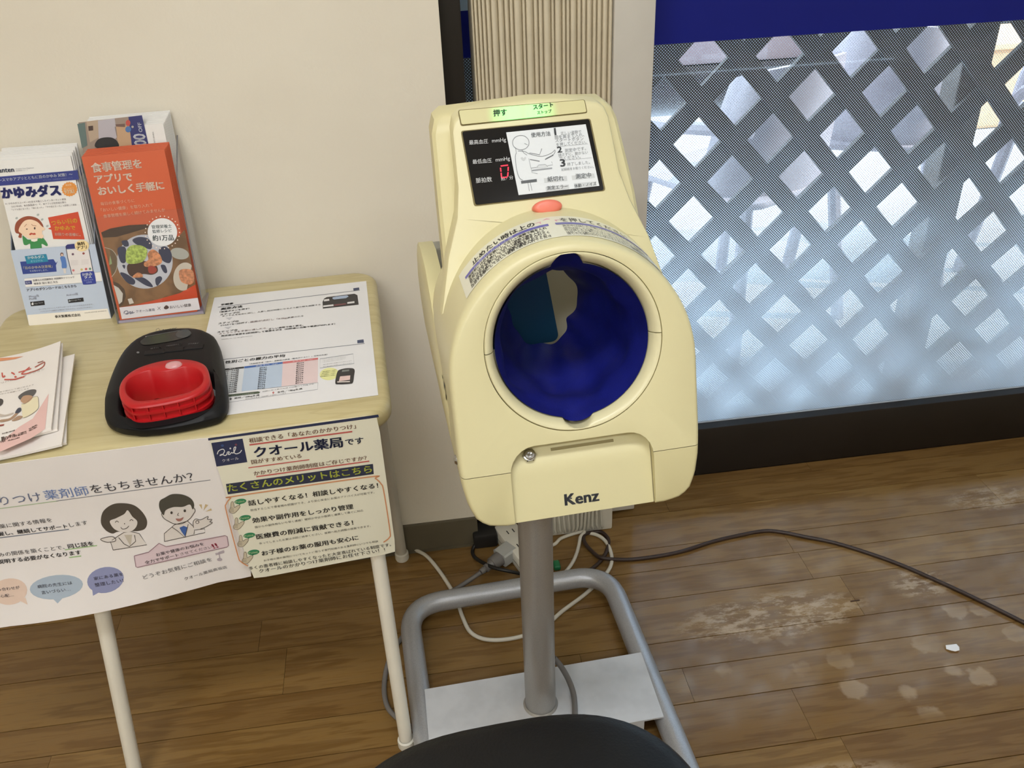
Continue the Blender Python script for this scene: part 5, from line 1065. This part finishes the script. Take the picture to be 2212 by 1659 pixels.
pr.line([(916, 640), (906, 680), (920, 800), (945, 870), (975, 890)], 5, K1, smooth=3); pr.line([(930, 622), (990, 626), (1040, 650), (1150, 672), (1240, 640), (1270, 612), (1262, 650), (1190, 690)], 5, K1, smooth=3); pr.line([(1040, 700), (1130, 716)], 8, K1); pr.line([(1036, 640), (1130, 656), (1150, 600)], 6, K1); pr.line([(1180, 700), (1256, 660)], 10, K1)
pr.line([(1030, 690), (1050, 780), (1060, 820), (1110, 830)], 4, K3); pr.line([(1050, 780), (1250, 750), (1240, 720)], 5, K3); pr.line([(1060, 802), (1245, 780)], 14, K3); pr.rpoly([(1104, 776), (1120, 752), (1180, 746), (1204, 766)], (206, 210, 212), 2); pr.line([(1104, 776), (1120, 752), (1180, 746), (1204, 766)], 4, K3, 3)
pr.rpoly([(955, 690), (970, 678), (982, 688), (996, 676), (1004, 690), (982, 714)], (196, 200, 202), 1); pr.line([(960, 910), (1104, 892)], 26, K2, 2); pr.line([(1022, 915), (1036, 990)], 4, K1); pr.line([(1044, 912), (1060, 986)], 4, K1)
pr.text('使用方法', (1052, 494), (1230, 478), (96, 100, 104), 0.015)
pr.text('1', (1270, 476), (1281, 475), K2, 0.03, hs=0.8); pr.text('2', (1296, 638), (1336, 634), K2, 0.03, hs=0.8); pr.text('3', (1324, 766), (1366, 762), K2, 0.03, hs=0.8)
for tx, a, b in (('正しい姿勢で', (1324, 474), (1514, 456)), ('腕を奥まで入れ、', (1268, 512), (1540, 486)), ('スタートボタン', (1274, 540), (1534, 522)), ('を押してください。', (1284, 578), (1560, 552)), ('測定中です。', (1362, 634), (1556, 612)), ('話さずに、動かない', (1302, 672), (1574, 646)), ('でください。', (1312, 706), (1506, 688)), ('終了しました。', (1384, 758), (1592, 738)), ('記録紙をお取りください。', (1330, 804), (1626, 776))): pr.text(tx, a, b, (134, 138, 142), 0.0)
pr.line([(1284, 584), (1574, 556)], 3, K3); pr.line([(1312, 712), (1606, 684)], 3, K3)
for q, tx, a, b in (([(1168, 872), (1378, 850), (1384, 896), (1174, 916)], '紙切れ', (1204, 902), (1352, 890)), ([(1424, 848), (1630, 828), (1638, 868), (1430, 890)], '測定中', (1462, 876), (1604, 862)), ([(1184, 952), (1398, 930), (1404, 974), (1190, 996)], '測定エラー', (1198, 980), (1390, 960)), ([(1444, 920), (1646, 902), (1654, 940), (1450, 960)], '体動・ノイズ', (1450, 958), (1652, 934))): pr.poly(q, (196, 200, 202), 1); pr.text(tx, a, b, (104, 108, 112), 0.015)
pr.build(ip, 'panel_print')
# red stop button
c_ = onp((1181, 455), co, cn); bx_ = ML.to_3x3() @ V((1, 0, 0)); bz_ = cn.cross(bx_); bz_ = bz_ if bz_.z > 0 else -bz_
c_ = c_ + bz_*0.003
m = MB(); m.loft([[c_ + cn*zz + bx_*(0.0175*r_*math.cos(k*math.pi/20)) + bz_*(0.0085*r_*math.sin(k*math.pi/20)) for k in range(40)] for zz, r_ in ((-0.006, 1.0), (0.006, 1.0), (0.0092, 0.96), (0.0110, 0.86), (0.0118, 0.6), (0.0120, 0.02))])
obj('stop_button', m, REDB, bp, smooth=True, angle=60, label='salmon red oval stop button')
# printed label wrapped over the arch
top = [p for p in out2 if p.y > 0.86]; top = sorted(top, key=lambda p: -math.atan2(p.y-0.86, p.x))
acc_ = [0.0]
for a, b in zip(top[:-1], top[1:]): acc_.append(acc_[-1]+(b-a).length)
mid = acc_[-1]/2
def arcp(s_):
    s_ += mid; s_ = max(0, min(acc_[-1]-1e-6, s_))
    for i in range(len(acc_)-1):
        if acc_[i] <= s_ <= acc_[i+1]: q = (s_-acc_[i])/max(1e-9, acc_[i+1]-acc_[i]); return top[i].lerp(top[i+1], q)
def lab(s_, y_, h=0.0006):
    p = arcp(s_); c = V((0, 0.84)); d = (p-c).normalized(); return W((p.x+d.x*h, y_, p.y+d.y*h))
def front_y(s_): return yf(arcp(s_).y)
LABEL = mat('label_film', rgb(222, 220, 200), 0.3, var=0.01)
m = MB(); L = []
for k in range(41):
    s_ = -0.128 + 0.256*k/40; y0_ = front_y(s_)+0.018; y1_ = min(y0_+0.060, -0.070); L.append([lab(s_, y0_+(y1_-y0_)*j/4, 0.0005) for j in range(5)])
m.loft(L, closed=False); lb = obj('warning_label', m, LABEL, bp, smooth=True, label='pale printed warning label wrapped over the arch')
pl = MB(); cl_ = []
def ltext(tx, s0, s1, v, col, bold, hs=1.0):
    vs, fs, wd = glyphs(tx, bold); k = (s1-s0)/wd; mm = ink(col)
    if mm not in cl_: cl_.append(mm)
    pl.add([lab(s0+x*k, front_y(s0+x*k)+v+y*k*hs, 0.0009) for x, y in vs], fs, cl_.index(mm))
def lbar(s0, s1, v0, v1, col):
    mm = ink(col)
    if mm not in cl_: cl_.append(mm)
    q = []; n_ = 12
    for k in range(n_+1):
        s_ = s0+(s1-s0)*k/n_; q.append(lab(s_, front_y(s_)+v0, 0.0008)); q.append(lab(s_, front_y(s_)+v1, 0.0008))
    pl.add(q, [(2*k, 2*k+2, 2*k+3, 2*k+1) for k in range(n_)], cl_.index(mm))
lbar(-0.120, -0.008, 0.052, 0.058, (104, 100, 170)); lbar(0.0, 0.118, 0.052, 0.058, (118, 116, 168))
ltext('止めたい時は上の', -0.105, -0.022, 0.061, (60, 58, 60), 0.02, 1.2); ltext('を押してください', 0.008, 0.09, 0.061, (90, 88, 86), 0.01, 1.2)
ltext('ご使用上の注意', -0.105, -0.05, 0.053, (200, 200, 226), 0.01, 0.8)
for k, v in enumerate((0.045, 0.038, 0.032, 0.026, 0.0215)):
    ltext('測定前には必ず安静にして正しい姿勢で腕を入れてください。'[k:k+22], -0.116, -0.012-0.004*(k % 2), v, (74, 72, 74), 0.02, 1.4); ltext('測定中は話したり動いたりしないでください。異常時は中止'[k:k+22], 0.006, 0.104-0.006*(k % 2), v, (110, 108, 104), 0.005, 1.4)
obj('label_print', pl, cl_, lb, recalc=False)
ar = [lab(-0.016, front_y(0)+0.062), lab(0.004, front_y(0)+0.062), lab(0.004, front_y(0)+0.066), lab(0.010, front_y(0)+0.066), lab(-0.006, front_y(0)+0.074), lab(-0.022, front_y(0)+0.066), lab(-0.016, front_y(0)+0.066)]
m = MB().poly(ar); obj('label_arrow', m, ink((214, 160, 170)), lb, recalc=False)

# ================================================================ MONITOR STAND
st = thing('monitor_stand', 'silver tubular floor stand with a round post under the monitor', 'stand', (0.1497, 1.0609, 0), MR)
u1 = V((math.cos(MR), math.sin(MR), 0)); u2 = V((-math.sin(MR), math.cos(MR), 0)); B0 = V((0.1497, 1.0609, 0))
def SL(x, y, z): return B0 + u1*x + u2*y + V((0, 0, z))
path = fillet_path([SL(-0.210, -0.215, 0.0302), SL(-0.210, 0.312, 0.0302), SL(0.213, 0.312, 0.0302), SL(0.213, -0.215, 0.0302)], 0.075, 10)
obj('base_tube', MB().tube(path, 0.0205, 20), SILVER, st, smooth=True)
obj('cross_tube', MB().tube([SL(-0.210, -0.215, 0.0302), SL(0.213, -0.215, 0.0302)], 0.0195, 16), SILVER, st, smooth=True)
for x, y in ((-0.210, 0.20), (0.213, 0.20), (-0.210, -0.17), (0.213, -0.17)):
    m = MB(); c_ = SL(x, y, 0); m.loft([[c_+V((r_*math.cos(k*math.pi/8), r_*math.sin(k*math.pi/8), z)) for k in range(16)] for r_, z in ((0.012, 0.0), (0.013, 0.002), (0.012, 0.012))], True, True); obj('rubber_foot', m, BLACKC, st)
pc = [onz(p, 0.0515) for p in ((917, 1489), (1385, 1409), (1434, 1548))]; pc.append(pc[0] + (pc[2]-pc[1]))
m = MB(); m.loft([[V((p.x, p.y, 0.048)) for p in pc], [V((p.x, p.y, 0.0515)) for p in pc]], True, True); obj('base_plate', m, PLATE, st)
fe = (pc[2]-pc[3]).normalized(); lip = [pc[3]+fe*0.02, pc[2]-fe*0.035]; bk_ = V((-fe.y, fe.x, 0))
m = MB(); q = [lip[0], lip[1], lip[1]+bk_*0.004, lip[0]+bk_*0.004]; m.loft([[V((p.x, p.y, 0.016)) for p in q], [V((p.x, p.y, 0.0479)) for p in q]], True, True); obj('plate_lip', m, PLATE, st)
obj('post', MB().tube([SL(0, 0, 0.0515), SL(0, 0, 0.690)], 0.0270, 32), SILVERP, st, smooth=True)
m = MB(); m.loft([[SL(r_*math.cos(k*math.pi/16), r_*math.sin(k*math.pi/16), z) for k in range(32)] for r_, z in ((0.031, 0.0517), (0.030, 0.053), (0.0275, 0.0555))]); obj('weld_collar', m, SILVERP, st, smooth=True)

# ================================================================ STOOL
stl = thing('stool', 'black leather stool seat at the bottom edge in front of the monitor', 'stool', (0.062, 0.44, 0))
def sup(a, b, n_, cx=0.054, cy=0.440, rot=math.radians(3)):
    out = []
    for k in range(72):
        t_ = 2*math.pi*k/72; c, s_ = math.cos(t_), math.sin(t_); x = a*math.copysign(abs(c)**(2/n_), c); y = b*math.copysign(abs(s_)**(2/n_), s_)
        out.append(V((cx+x*math.cos(rot)-y*math.sin(rot), cy+x*math.sin(rot)+y*math.cos(rot))))
    return out
L = []
for f_, z in ((0.90, 0.475), (0.985, 0.478), (1.0, 0.49), (1.0, 0.515), (0.985, 0.531), (0.95, 0.542), (0.88, 0.549), (0.7, 0.554), (0.4, 0.557), (0.02, 0.558)):
    L.append([V((p.x, p.y, z)) for p in sup(0.206*f_, 0.222*f_, 3.0)])
obj('seat', MB().loft(L, True, True), BLACKR, stl, smooth=True, angle=70)
obj('piping', MB().tube([V((p.x, p.y, 0.490)) for p in sup(0.207, 0.223, 3.0)], 0.0035, 8, closed=True), BLACKR, stl, smooth=True)
obj('seat_plate', MB().rbox((-0.05, 0.33, 0.462), (0.17, 0.55, 0.4745), 0.004), CHROME, stl)
obj('column', MB().tube([(0.062, 0.44, 0.05), (0.062, 0.44, 0.462)], 0.024, 20), CHROME, stl, smooth=True)
L = []
for r_, z in ((0.02, 0.0), (0.165, 0.0), (0.17, 0.008), (0.15, 0.018), (0.05, 0.040), (0.025, 0.052)): L.append([V((0.062+r_*math.cos(k*math.pi/24), 0.44+r_*math.sin(k*math.pi/24), z)) for k in range(48)])
obj('round_base', MB().loft(L, True, True), CHROME, stl, smooth=True)

# ================================================================ CABLES AND POWER STRIP
def cord(name, pts, r, mt, label, cat='cable', parent=None, z=None):
    P_ = []
    for p in pts:
        zz = (p[2] if len(p) > 2 else r+0.0005); P_.append(onz(p[:2], zz))
    o = obj(name, MB().tube(catmull(P_, 8), r, 10), mt, parent, smooth=True)
    if parent is None: tag(o, label, cat)
    return o
rc = 0.0042
cord('white_cable', [(876, 1176), (893, 1186), (920, 1200), (945, 1228), (968, 1262), (985, 1292), (1000, 1335), (1016, 1365), (1044, 1380), (1085, 1382), (1135, 1372), (1180, 1350), (1215, 1320), (1262, 1285), (1298, 1252), (1318, 1225), (1321, 1200), (1310, 1172), (1290, 1156), (1262, 1150)], rc, WHITEC, 'long white cable looping across the floor from the table leg to the power box')
cord('white_cable', [(1092, 1182), (1130, 1172), (1190, 1178), (1212, 1163), (1242, 1152), (1262, 1149, 0.012), (1254, 1160, 0.012), (1250, 1180), (1242, 1205), (1228, 1228), (1210, 1244), (1180, 1256), (1150, 1262)], rc*0.95, WHITEC, 'short white cable curling on the floor just behind the post')
cord('brown_cord', [(1250, 1246), (1282, 1226), (1302, 1206), (1312, 1185), (1314, 1165), (1300, 1150), (1280, 1150), (1262, 1155, 0.01), (1263, 1172, 0.01), (1280, 1192), (1300, 1205, 0.011), (1350, 1209), (1405, 1204), (1470, 1192), (1540, 1170), (1600, 1156), (1652, 1147), (1690, 1150), (1740, 1160), (1800, 1172), (1870, 1193), (1940, 1218), (2010, 1248), (2080, 1280), (2150, 1314), (2225, 1352), (2300, 1395)], rc, BROWNC, 'dark brown cord snaking across the worn floor on the right')
pb = cord('black_cord', [(1052, 1160, 0.02), (1030, 1174, 0.012), (1021, 1188), (1024, 1202), (1040, 1214, 0.014), (1066, 1226, 0.030), (1100, 1234, 0.030), (1140, 1242), (1190, 1246)], rc*0.95, BLACKC, 'black cord with a black plug beside the white power strip')
c_ = onz((1052, 1158), 0.02)
obj('plug', MB().rbox((c_.x-0.032, c_.y-0.02, 0.001), (c_.x+0.022, c_.y+0.03, 0.040), 0.006), BLACKC, pb, smooth=True)
gp = cord('grey_power_cord', [(1038, 1237, 0.018), (1010, 1256, 0.010), (985, 1272), (955, 1290), (925, 1312), (898, 1340), (875, 1368), (850, 1405), (836, 1440), (830, 1480), (832, 1510), (842, 1535), (868, 1558), (905, 1580), (935, 1596), (990, 1615)], 0.0048, GREYC, 'grey power cord with a light grey plug running round the left of the stand')
a_ = onz((1041, 1234), 0.019); b_ = onz((1096, 1194), 0.024); dv = (b_-a_).normalized()
obj('plug_strain_relief', MB().tube([a_-dv*0.004, a_+dv*0.006, a_+dv*0.007, a_+dv*0.010, a_+dv*0.011, a_+dv*0.017, a_+dv*0.018, a_+dv*0.030], [0.006, 0.0075, 0.0055, 0.0055, 0.009, 0.009, 0.007, 0.0125], 14), GREYC, gp, smooth=True)
obj('plug_body', MB().tube([a_+dv*0.028, a_+dv*0.052], [0.0145, 0.0165], 12), GREYC, gp, smooth=True)
sd2 = dv.cross(V((0, 0, 1))).normalized(); up2 = sd2.cross(dv)
m = MB(); q0 = a_+dv*0.052; q1 = a_+dv*0.088
m.loft([[q + sd2*sx_*0.019 + up2*sy_*0.016 for sx_, sy_ in ((-1, -0.8), (-0.8, -1), (0.8, -1), (1, -0.8), (1, 0.8), (0.8, 1), (-0.8, 1), (-1, 0.8))] for q in (q0, q1)], True, True); obj('plug_adapter', m, GREYLC, gp)
cord('grey_power_cord', [(1195, 1420, 0.16), (1212, 1440, 0.12), (1228, 1468, 0.075), (1239, 1500, 0.058), (1242, 1535, 0.0572), (1240, 1570, 0.0572), (1232, 1600, 0.0572)], 0.0052, GREYC, 'grey cord hanging down behind the post onto the base plate')
# power strip
psa = V((0.150, 1.575, 0)); psb = V((0.205, 1.415, 0)); dv = (psb-psa).normalized(); sv = V((-dv.y, dv.x, 0))
ps = thing('power_strip', 'white power strip on the floor behind the post', 'power strip', (psa+psb)/2, math.atan2(dv.y, dv.x))
Lh = (psb-psa).length/2
obj('case', MB().rbox((-Lh, -0.026, 0.0005), (Lh, 0.026, 0.040), 0.005), WHITEP, ps, smooth=True, local=True)
for k in range(3):
    x = -Lh+0.035+k*0.05
    for s_ in (-0.007, 0.007): obj('socket_slot', MB().box((x-0.006, s_-0.0012, 0.0398), (x+0.006, s_+0.0012, 0.0404)), mat('slot_black', (0.02, 0.02, 0.02), 0.6), ps, local=True)
obj('side_groove', MB().box((-Lh+0.004, -0.0264, 0.018), (Lh-0.004, -0.0258, 0.020)), mat('groove_grey', rgb(140, 136, 124), 0.6), ps, local=True)
# white box wound with thin white flex
wb = tag(obj('junction_box', MB().rbox((0.245, 1.553, 0.001), (0.398, 1.598, 0.150), 0.004), WHITEP, smooth=True), 'white junction box on the floor under the monitor, wound with thin flex', 'box')
pts = []
for k in range(13*16):
    a = 2*math.pi*k/16; q = k/(13*16); x = 0.250+0.125*q + 0.003*math.sin(a*3.1)
    ca, sa = math.cos(a), math.sin(a); e_ = 6
    y = 1.5755 + 0.031*math.copysign(abs(ca)**(2/e_), ca); z = 0.078 + 0.0745*math.copysign(abs(sa)**(2/e_), sa)
    pts.append(V((x, y-0.001, z+0.004)))
tag(obj('wound_flex', MB().tube(pts, 0.0026, 6), mat('flex_white', rgb(204, 200, 186), 0.5), smooth=True), 'thin white flex wound in coils round the junction box', 'cable')
c_ = onz((1203, 1223), 0.004); tag(obj('cable_clip', MB().rbox((c_.x-0.008, c_.y-0.012, 0.0005), (c_.x+0.007, c_.y+0.012, 0.013), 0.004, 3), GREEN, smooth=True), 'small green plastic clip on the floor beside the post', 'clip')
# pale scrap of paper on the floor
c_ = onz((2058, 1401), 0.001); m = MB(); q = [c_+V((0.013*math.cos(k*math.pi/4)*(1+0.25*math.sin(k*2.3)), 0.010*math.sin(k*math.pi/4)*(1+0.2*math.cos(k*1.7)), 0.0012+0.0012*(k % 2))) for k in range(8)]
m.loft([q, [p+V((0, 0, 0.0008)) for p in q]], True, True); tag(obj('paper_scrap', m, PAPER), 'tiny pale scrap of paper lying on the worn floor', 'paper scrap')
c_ = onz((1847, 1298), 0.001); m = MB().rbox((c_.x-0.010, c_.y-0.0012, 0.0005), (c_.x+0.010, c_.y+0.0012, 0.0025), 0.0008); tag(obj('wood_splinter', m, mat('dark_splinter', rgb(60, 38, 22), 0.7)), 'thin dark splinter lying on the pale worn floor', 'splinter')
